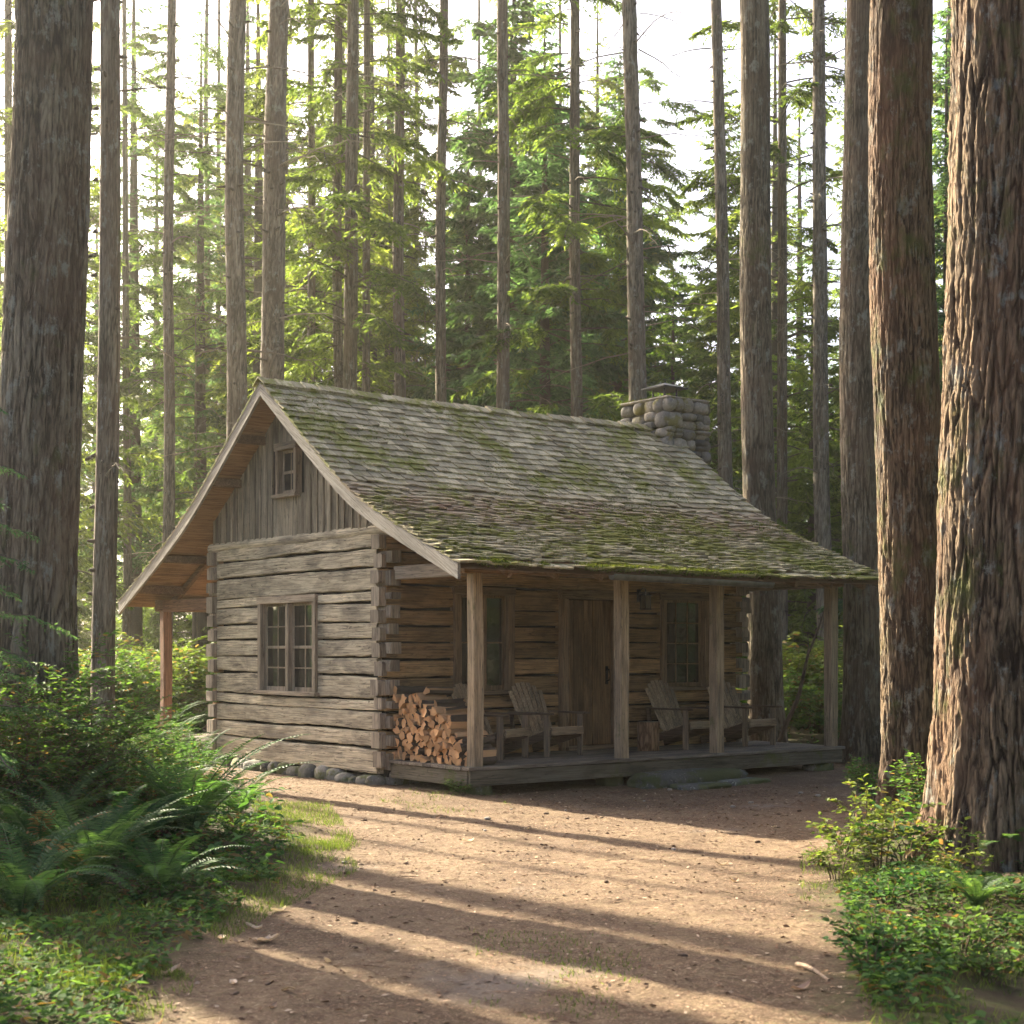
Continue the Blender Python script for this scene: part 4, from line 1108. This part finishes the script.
BT+=[bushy(36,30,3,95,3.8,.55,(.22,.06),'needle',(.3,.9)),bushy(37,26,1.5,85,3.4,.6,(.2,.055),'needle',(.3,1.0)),bushy(38,33,6,90,4.2,.5,(.24,.065),'needle2',(.3,.9))]
def put_bushy(px,d,k,s,label,group,name='fir_tree'):
    p=PX(px,d); r=empty(name,(p[0],p[1],gz(p[0],p[1])-.05),tg.uniform(0,6.28)); r.scale=(s,s,s*tg.uniform(.92,1.08))
    inst('trunk',BT[k][0],r); inst('crown',BT[k][1],r); tag(r,label,'tree',group); return r
put_bushy(545,43,1,1.0,'big bushy hemlock with drooping boughs behind the right half of the roof',None,'hemlock_tree')
put_bushy(468,52,1,1.02,'bushy green hemlock behind the middle of the roof ridge',None,'hemlock_tree')
put_bushy(672,52,0,1.05,'rounded bluish fir filling the gap right above the chimney',None)
put_bushy(812,47,0,1.0,'bushy fir behind the bare trunk with dead branches on the right',None)
put_bushy(947,40,1,.9,'bushy fir glimpsed between the two largest right trunks',None)
for i in range(34):
    put_bushy(tg.uniform(-20,480),tg.uniform(46,118),int(tg.choice([5,6,7])),tg.uniform(.85,1.15),'soft hazy fir tree in the distant forest behind the cabin','hazy firs in the distant forest')
for (px,d,k) in ((598,66,5),(775,64,5),(800,78,7),(846,70,5),(742,88,7),(615,92,7),(950,60,5)):
    put_bushy(px,d,k,1.0,'soft hazy fir tree in the distant forest behind the cabin','hazy firs in the distant forest')
for (x,y,k) in UNSEEN_FIRS:
    r=empty('fir_tree',(x,y,gz(x,y)-.05),x); inst('trunk',BT[k][0],r); inst('crown',BT[k][1],r); tag(r,'unseen fir tree added to darken window reflections and skylight','tree','unseen firs added for reflections and shade')
bg=np.random.default_rng(77)
for i in range(96):
    d=bg.uniform(50,125); px=bg.uniform(-120,1150)
    if px<430 and bg.random()<.72: continue
    k=int(bg.choice([0,1,2,4,3],p=[.2,.25,.2,.2,.15])); left=px<330
    if 650<px<715 and k in (1,2,4): k=0
    put_bushy(px,d,k,bg.uniform(.75,1.15),'soft hazy fir tree in the distant forest behind the cabin','hazy firs in the distant forest')
for i in range(52):
    d=bg.uniform(50,120); px=bg.uniform(-60,760) if i>12 else bg.uniform(-60,1080); tall_tree(px,px+bg.uniform(-8,8),1,bg.uniform(.35,.6),i,'slender far fir trunk fading into the misty forest','misty far trunks',int(bg.integers(0,4)),d=d)

# ------------------------------------------------------------------ undergrowth
ug=np.random.default_rng(91)
def in_px(poly,n,g=ug,z=0.0):
    """n ground points scattered evenly over the ground patch whose outline is given as picture points."""
    P=np.array([G(*p)[:2] for p in poly]); lo,hi=P.min(0),P.max(0); out=[]
    while len(out)<n:
        q=lo+(hi-lo)*g.random((400,2)); out+=list(q[poly_sd(q,P)<0])
    return np.array(out[:n])
def shrub(seed,H,W,nst,leafL,leafW,mat,per=26,twigs=5,upright=.75,stemr=.009):
    g=np.random.default_rng(seed); st,fo=MB(),MB()
    for k in range(nst):
        az=g.uniform(0,6.28); out=W*math.sqrt(g.random()); h=H*g.uniform(.55,1.05)*(1-.35*(out/W)**2); n=8; t=np.linspace(0,1,n)
        b=np.array([math.cos(az),math.sin(az),0])*out*.25; tip=np.array([math.cos(az)*out,math.sin(az)*out,h])
        p=b+(tip-b)*np.stack([t**1.3,t**1.3,t**upright],1)+g.standard_normal((n,3))*.02*H*t[:,None]
        st.tube(p,stemr*(1-.8*t),5,cap=False)
        segs=[(p,1.0)]
        for q in range(twigs):
            i=int(g.integers(2,n-1)); a2=az+g.uniform(-1.6,1.6); l=H*g.uniform(.15,.38)
            e=p[i]+np.array([math.cos(a2)*l,math.sin(a2)*l,l*g.uniform(.0,.5)]); tw=np.stack([p[i]+(e-p[i])*u_+np.array([0,0,.06*l*math.sin(u_*3.14)]) for u_ in (0,.33,.66,1)])
            st.tube(tw,[stemr*.45,stemr*.4,stemr*.3,stemr*.15],4,cap=False); segs.append((tw,.0))
        for (q,main) in segs:
            ln=np.concatenate([[0],np.cumsum(np.linalg.norm(np.diff(q,axis=0),axis=1))]); m=max(4,int(ln[-1]*per*(.75 if main else 1.2)))
            s_=np.linspace(.35 if main else .12,1,m)*ln[-1]; B=np.stack([np.interp(s_,ln,q[:,c]) for c in range(3)],1)
            dv=(q[-1]-q[0])/np.linalg.norm(q[-1]-q[0]); sd=np.cross(dv,[0,0,1.0]); sd/=np.linalg.norm(sd)+1e-9
            alt=np.where(np.arange(m)%2,1,-1)[:,None]
            D=dv*.55+alt*sd*.8+g.standard_normal((m,3))*.28; D[:,2]*=.6
            Nn=np.array([0,0,1.])+g.standard_normal((m,3))*.35
            L=leafL*g.uniform(.6,1.25,m); leaf_arr(fo,B,D,Nn,L,L*leafW*g.uniform(.85,1.1,m),np.clip(.5+.25*g.standard_normal(m),0,1),.3,6)
    return st.mesh('stems',M['stem']),fo.mesh('foliage',M[mat])
SH=dict(
 salal=[shrub(s,1.0,.62,16,.085,.58,'shrub',20,5) for s in (1,2)],
 huck=[shrub(s,1.5,.75,15,.05,.55,'shrub',34,9,.8,.008) for s in (3,4,5)],
 pale=[shrub(s,.75,.42,9,.075,.72,'shruby',20,4) for s in (6,7)],
 low=[shrub(s,.42,.4,12,.065,.7,'cover',22,3) for s in (8,9)],
 far=[shrub(s,2.3,1.3,16,.15,.6,'shrub',13,9,.8,.012) for s in (10,11)]+[shrub(s,2.6,1.3,16,.15,.6,'shruby',13,9,.8,.012) for s in (12,)],
)
def put_shrub(kind,x,y,s,label,group=None,name='shrub',k=None,sz=1.0):
    v=SH[kind]; k=int(ug.integers(0,len(v))) if k is None else k
    r=empty(name,(x,y,gz(x,y)-.03),ug.uniform(0,6.28)); r.scale=(s,s,s*sz)
    inst('stems',v[k][0],r); inst('foliage',v[k][1],r); tag(r,label,'shrub',group); return r
# thicket on the left: base points (lateral px, depth)
for i in range(34):
    d=ug.uniform(12.2,19.5); px=ug.uniform(-90,158-max(0,(d-15))*6); p=PX(px,d)
    if 15-1.0<d<15+.9 and -10<px<100: continue
    if d<14.0 and px>-20: continue
    put_shrub('huck' if ug.random()<.6 else 'salal',p[0],p[1],ug.uniform(.65,1.1)*(1.0 if px<60 else .72),'leafy shrub in the tangled green thicket left of the cabin','shrubs of the left thicket')
for i in range(12):
    d=ug.uniform(17.5,22); px=ug.uniform(95,205); p=PX(px,d)
    if p[0]>-.75: continue
    put_shrub('huck',p[0],p[1],ug.uniform(.35,.6),'low shrub growing along the back left corner of the cabin','shrubs by the back corner')
for (px,d,s) in ((5,13.7,1.2),(38,13.5,1.25),(70,13.8,1.2),(100,14.6,.95),(-22,13.3,1.25),(52,14.0,1.3)):
    p=PX(px,d); put_shrub('huck',p[0],p[1],s,'leafy shrub in the tangled green thicket left of the cabin','shrubs of the left thicket')
# brush behind the cabin, seen left of the gable and right of the porch
for i in range(46):
    d=ug.uniform(26,44); px=ug.uniform(20,225); p=PX(px,d)
    if poly_sd(np.array([[p[0],p[1]]]),[(-.8,-.2),(7.5,-.2),(7.5,8),(-.8,8)])[0]<.8: continue
    put_shrub('far',p[0],p[1],ug.uniform(.55,1.0),'sunlit brush seen under and beyond the back eave','brush beyond the back eave',k=int(ug.choice([0,1,2],p=[.3,.3,.4])))
for i in range(56):
    d=ug.uniform(28.5,46); px=ug.uniform(745,1010); p=PX(px,d)
    put_shrub('far',p[0],p[1],ug.uniform(.5,1.0),'sunlit brush in the woods beyond the right end of the porch','brush beyond the porch',k=int(ug.choice([0,1,2],p=[.22,.22,.56])))  # lighter leaf copy picked most often, painting sunlight into the brush
# right foreground
for (px,py,s,lb) in ((868,842,.78,'tall pale sunlit shrub at the yard edge in front of the big furrowed trunks'),(838,880,.62,'low pale sunlit shrub sprawling onto the dirt on the right'),(905,868,.8,'pale leafy shrub at the foot of the massive right trunk'),(845,862,.75,'pale sunlit shrub at the tip of the right green patch'),(880,872,.8,'bright yellow green shrub in the middle of the sunlit right green patch'),(955,890,.7,'pale shrub under the sunlit flank of the massive right trunk')):
    p=G(px,py); put_shrub('pale',p[0],p[1],s,lb)
for (px,py,s,lb) in ((872,806,.6,'small dark green shrub at the porch side of the second right trunk'),(928,828,.75,'dark green shrub in the gap between the two right trunks'),(866,782,.45,'tiny green shrub just off the right corner of the porch deck'),(463,795,.33,'tiny green sapling under the left front corner of the porch')):
    p=G(px,py); put_shrub('salal',p[0],p[1],s,lb,sz=.9)
for q in in_px(((830,905),(880,880),(960,880),(1060,880),(1080,1060),(880,1080),(850,960)),4): put_shrub('low',q[0],q[1],ug.uniform(.5,.95),'low leafy plant in the green patch at the lower right','low plants at the lower right')
for q in in_px(((-60,880),(80,850),(230,850),(280,880),(200,920),(140,980),(60,1090),(-120,1090)),7): put_shrub('low',q[0],q[1],ug.uniform(.45,.9),'low leafy plant in the ground cover at the lower left','low plants at the lower left')

for (px,py,s_) in ((888,908,.7),(915,902,.6),(938,918,.7),(960,950,.6),(985,985,.65),(905,960,.5)):
    q=G(px,py); put_shrub('low',q[0],q[1],s_,'low leafy plant in the green patch at the lower right','low plants at the lower right')
# sword ferns
def frond(mb,az,L,e0,arch,g,npin=38,wmax=.105,side=0.0):
    n=26; t=np.linspace(0,1,n); el=e0-arch*t**1.2; a=az+side*t
    d=np.stack([np.cos(a)*np.cos(el),np.sin(a)*np.cos(el),np.sin(el)],1); p=np.concatenate([[np.zeros(3)],np.cumsum((d[:-1]+d[1:])/2*(L/(n-1)),0)])
    mb.tube(p,.005*(1-.8*t)+.0008,4,.35,cap=False)
    s=np.linspace(.10,.985,npin); P=np.stack([np.interp(s,t,p[:,k]) for k in range(3)],1); D=np.stack([np.interp(s,t,d[:,k]) for k in range(3)],1)
    S=np.cross(D,[0,0,1.0]); S/=np.linalg.norm(S,axis=1)[:,None]+1e-9; U=np.cross(S,D)
    w=wmax*np.clip(np.minimum((s+.12)*3.2,(1.03-s)*1.9),.1,1)**.8; base=np.clip(.5+.18*g.standard_normal(),0,1)
    for sg in (-1,1):
        dd=S*sg*.94+D*.28+U*.12+g.standard_normal((npin,3))*.05
        leaf_arr(mb,P,dd,U,w*g.uniform(.9,1.08,npin),.016*(.6+.4*w/wmax),np.clip(base+.1*g.standard_normal(npin),0,1),.25,6)
def fern(seed,n,L,spread=(1.0,1.35),arch=(1.1,1.9),az0=0,azr=6.28):
    g=np.random.default_rng(seed); mb=MB()
    for k in range(n): frond(mb,az0+azr*(k+g.uniform(-.3,.3))/n,L*g.uniform(.7,1.08),g.uniform(*spread),g.uniform(*arch),g,side=g.uniform(-.35,.35))
    return mb.mesh('sword_fern',M['fern'])
FERN=[fern(1,17,1.05),fern(2,14,.9,(.8,1.25)),fern(3,20,1.15,(.9,1.4),(1.0,1.7))]
FL=[(92,893,2,1.05,'large dark sword fern with upright fronds at the left of the yard'),(190,848,2,1.25,'large sword fern with long pale fronds arching towards the cabin wall'),
    (160,895,1,1.0,'sword fern with drooping dark fronds in front of the left thicket'),(22,915,0,1.0,'shaded sword fern low at the left edge of the picture'),
    (238,822,1,.85,'small sunlit sword fern nearest the corner of the gable wall'),(128,862,0,1.15,'sword fern half buried in the middle of the left thicket'),
    (40,868,2,1.15,'sword fern below the huge left trunk'),(1012,872,1,.9,'sword fern at the right edge under the massive trunk'),(975,915,0,.55,'small sword fern in the lower right green patch')]
for (px,py,k,s,lb) in FL:
    p=G(px,py); o=bpy.data.objects.new('sword_fern',FERN[k]); col.objects.link(o); o.location=(p[0],p[1],gz(p[0],p[1])); o.rotation_euler=(0,0,ug.uniform(0,6.28)); o.scale=(s,s,s); tag(o,lb,'fern')
for i in range(12):
    d=ug.uniform(13.5,22); px=ug.uniform(-40,190); p=PX(px,d)
    if p[0]>-.7: continue
    o=bpy.data.objects.new('sword_fern',FERN[i%3]); col.objects.link(o); o.location=(p[0],p[1],gz(p[0],p[1])); o.rotation_euler=(0,0,ug.uniform(0,6.28)); tag(o,'sword fern growing among the shrubs of the left thicket','fern','ferns in the left thicket')
for i in range(16):
    d=ug.uniform(26,36); px=ug.choice([ug.uniform(100,215),ug.uniform(770,900)]); p=PX(px,d); s=ug.uniform(.9,1.3)
    o=bpy.data.objects.new('sword_fern',FERN[i%3]); col.objects.link(o); o.location=(p[0],p[1],gz(p[0],p[1])); o.rotation_euler=(0,0,ug.uniform(0,6.28)); o.scale=(s,s,s); tag(o,'sword fern in the woods behind the cabin','fern','ferns behind the cabin')
# overhanging hemlock sprays at the left edge
g=np.random.default_rng(17); r=tag(empty('hemlock_sapling',tuple(PX(-45,12.5))),'young hemlock whose feathery boughs reach in at the left edge','tree'); st,fo=MB(),MB()
st.tube([(0,0,-.1),(.03,0,2),(0,.05,4.2)],[.05,.035,.008],7)
for k in range(34):
    z=.8+3.2*k/34; limb(st,fo,np.array([0,0,z]),k*2.4,(1.25-.26*z)*1.1+.15,.15,.7,g,2.2,lw=(.045,.012),start=.1,r0=.016)
st.build('trunk',M['branchwood'],r); fo.build('crown',M['needle2'],r)

# ground cover, grass and litter: nobody could count these
def blades(mb,P,g,h=(.04,.11),w=.004):
    n=len(P); L=g.uniform(*h,n); D=np.stack([g.standard_normal(n)*.45,g.standard_normal(n)*.45,np.ones(n)],1); leaf_arr(mb,np.column_stack([P,ground_z(P)-.005]),D,rdir(n,0,g),L,w*g.uniform(.7,1.4,n),g.random(n),.1,4)
def thin(P,f,thr,s): return P[(fbm(P[:,0]*f,P[:,1]*f,0,4,s)+.25*ug.random(len(P)))>thr]
mb=MB()
for poly,n,thr,h in ((((180,905),(240,860),(300,850),(345,838),(360,870),(300,900),(220,945)),7000,.06,(.02,.08)),(((250,800),(330,806),(360,845),(310,860),(255,835)),7000,.02,(.02,.08)),(((60,985),(150,955),(200,985),(120,1060),(20,1080)),6000,.02,(.02,.07)),
    (((-60,900),(60,880),(170,900),(150,960),(60,1060),(-100,1080)),7000,.05,(.05,.16)),(((470,930),(640,935),(640,985),(480,985)),1200,.36,(.015,.05)),(((480,960),(600,960),(620,1020),(460,1020)),800,.36,(.015,.05)),(((380,790),(500,795),(520,815),(380,812)),1600,.2,(.02,.07)),(((835,870),(900,850),(1050,940),(1050,1060),(870,1060)),8000,.04,(.02,.08)),(((800,855),(860,850),(860,905),(800,905)),1500,.15,(.02,.07)),(((845,760),(885,760),(895,800),(850,800)),1800,.0,(.03,.1))):
    blades(mb,thin(in_px(poly,n),1.6,thr,51),ug,h)
tag(mb.build('grass',M['grass']),'short sparse grass along the edges of the dirt yard','grass',kind='stuff')
mb=MB()
def cover(P,mb,g,h=(.02,.11),L=(.04,.095)):
    n=len(P); z=ground_z(P)+g.uniform(*h,n); D=rdir(n,.05,g); D[:,2]*=.5
    leaf_arr(mb,np.column_stack([P,z]),D,np.array([0,0,1.])+g.standard_normal((n,3))*.3,g.uniform(*L,n),g.uniform(L[0]*.6,L[1]*.6,n),np.clip(.5+.3*g.standard_normal(n),0,1),.25,6)
for poly,n,thr in ((((-80,880),(60,850),(200,850),(285,875),(215,925),(150,985),(90,1080),(-140,1080)),10000,-.10),(((840,900),(900,870),(1060,870),(1080,1080),(880,1080)),9500,-.08),(((150,800),(240,800),(300,850),(250,880),(150,870)),3500,-.1),(((-90,800),(120,790),(170,850),(-90,880)),3500,-.3)):
    cover(thin(in_px(poly,n),1.3,thr,61),mb,ug,(.01,.10),(.025,.085))
tag(mb.build('ground_cover',M['cover']),'low leafy ground cover beside the dirt yard','ground cover',kind='stuff')
mb=MB(); n=16000     # forest floor cover further out
d=12+40*ug.random(n)**1.2; la_=(ug.random(n)*2-1)*.42*d; P=np.stack([(la_-CL)*cT+(d-CD)*sT,-(la_-CL)*sT+(d-CD)*cT],1); mk=veg_mask(P)>.8; mk&=poly_sd(P,[(-.3,-2),(7.9,-2),(7.9,7.2),(-.3,7.2)])>.15; P=thin(P[mk],.8,-.15,71)
cover(P,mb,ug,(.03,.35),(.06,.13)); tag(mb.build('forest_floor_cover',M['cover']),'leafy cover of the forest floor between the trunks','ground cover',kind='stuff')
mb=MB(); P=in_px(((60,1090),(150,985),(280,885),(330,850),(260,795),(210,770),(470,790),(830,785),(870,800),(830,870),(850,970),(900,1090)),52000)
n=len(P); a=ug.random(n)*6.28; D=np.stack([np.cos(a),np.sin(a),ug.normal(0,.12,n)],1); big=ug.random(n)<.12
leaf_arr(mb,np.column_stack([P,ground_z(P)+ug.uniform(.002,.009,n)]),D,np.array([0,0,1.])+ug.standard_normal((n,3))*.3,np.where(big,ug.uniform(.02,.06,n),ug.uniform(.025,.065,n)),np.where(big,ug.uniform(.010,.028,n),.0034),ug.random(n),.2,4)
tw=ug.random(n)<.012
k_=int(tw.sum()); leaf_arr(mb,np.column_stack([P[tw],ground_z(P[tw])+.008]),D[tw]*np.array([1,1,.2]),np.array([0,0,1.])+ug.standard_normal((k_,3))*.2,ug.uniform(.08,.24,k_),ug.uniform(.005,.010,k_),ug.uniform(0,.5,k_),.5,4)
def litter_mat():
    t=NT('needle_litter'); r=t.attr('rnd').outputs['Fac']; k=t.ramp(r,(0,(.09,.052,.032)),(.45,(.19,.11,.066)),(.8,(.30,.19,.115)),(1,(.48,.37,.26))); t.finish(k,.9,None,spec=.2); return t.m
tag(mb.build('needle_litter',litter_mat()),'fallen needles and bark crumbs strewn over the dirt yard','litter',kind='stuff')
# countable bits on the dirt: cones and bark chips, dead leaves, pale pebbles
YP=((120,1040),(250,925),(330,860),(300,810),(470,800),(820,795),(850,830),(815,900),(850,1040))
cm=MB(); stone(cm,(0,0,.014),(.075,.042,.035),4,0,7,2.4); cone=cm.mesh('fir_cone',M['chip'])
cm=MB(); stone(cm,(0,0,.008),(.10,.035,.018),9,0,6,2.8); chip=cm.mesh('bark_chip',M['chip'])
for q in in_px(YP,44):
    k=ug.random()<.55; o=bpy.data.objects.new('fir_cone' if k else 'bark_chip',cone if k else chip); col.objects.link(o); s=ug.uniform(.45,.95); o.location=(q[0],q[1],gz(*q)-.008*s); o.rotation_euler=(0,0,ug.uniform(0,6.28)); o.scale=(s,s,s)
    tag(o,'small dark fir cone lying on the dirt yard' if k else 'flat dark chip of bark lying on the dirt yard','fir cone' if k else 'bark chip','fir cones on the dirt' if k else 'bark chips on the dirt')
def leaf_mesh(seed):
    g=np.random.default_rng(seed); m=MB(); n=9; t=np.linspace(0,1,n); L=.11; w=.028*np.sin(np.pi*np.clip(t*.96+.03,0,1))**.8; z=.006+.016*t*t+.012*np.sin(t*5+seed); V=[]
    for sg in (-1,0,1): V.append(np.stack([L*(t-.5),sg*w+.006*np.sin(t*4),z+abs(sg)*.010*(1+.4*g.standard_normal())],1))
    V=np.stack(V,1).reshape(-1,3); m.add(V,grid_faces(n,3,False),g.random()); return m.mesh('dead_leaf',M['leafdry'])
LV=[leaf_mesh(s) for s in range(4)]
for i,q in enumerate(list(in_px(((90,1030),(170,960),(300,900),(330,960),(260,1030)),14))+list(in_px(YP,10))+list(in_px(((830,940),(880,900),(1000,960),(900,1030)),6))):
    o=bpy.data.objects.new('dead_leaf',LV[i%4]); col.objects.link(o); s=ug.uniform(.6,1.2); o.location=(q[0],q[1],gz(*q)+.002); o.rotation_euler=(ug.uniform(-.15,.15),ug.uniform(-.15,.15),ug.uniform(0,6.28)); o.scale=(s,s,s); tag(o,'curled pale dead leaf lying on the ground of the yard','leaf','dead leaves on the ground')
cm=MB(); stone(cm,(0,0,.015),(.07,.05,.035),14,0,7,2.6); peb=cm.mesh('pebble',plain('pale_pebble',(.36,.32,.27),.8))
for q in list(in_px(((560,795),(850,775),(860,800),(740,815),(560,812)),9))+list(in_px(YP,5)):
    o=bpy.data.objects.new('pebble',peb); col.objects.link(o); s=ug.uniform(.4,1.0); o.location=(q[0],q[1],gz(*q)-.004); o.rotation_euler=(0,0,ug.uniform(0,6.28)); o.scale=(s,s*ug.uniform(.7,1.2),s); tag(o,'small pale pebble on the dirt in front of the porch','pebble','pebbles on the dirt')
a,b=G(797,964,.02),G(829,982,.02); mb=MB(); t=np.linspace(0,1,8)[:,None]; pts=a+(b-a)*t; pts[:,2]=ground_z(pts[:,:2])+.014+.012*np.sin(t[:,0]*5); mb.tube(pts,np.linspace(.014,.008,8),7); tag(mb.build('stick',M['stick']),'short pale stick lying on the dirt at the lower right','stick')

# ------------------------------------------------------------------ haze
hz=MB(); hz.box((125,162,21.3),(1240,1220,47.4)); t=NT('forest_haze'); pv=t.n('VolumePrincipled'); pv.inputs['Color'].default_value=(1,.95,.82,1); pv.inputs['Density'].default_value=HAZE_DENSITY; pv.inputs['Anisotropy'].default_value=.65
t.l(pv.outputs[0],t.out.inputs['Volume']); tag(hz.build('haze',t.m),kind='stuff')
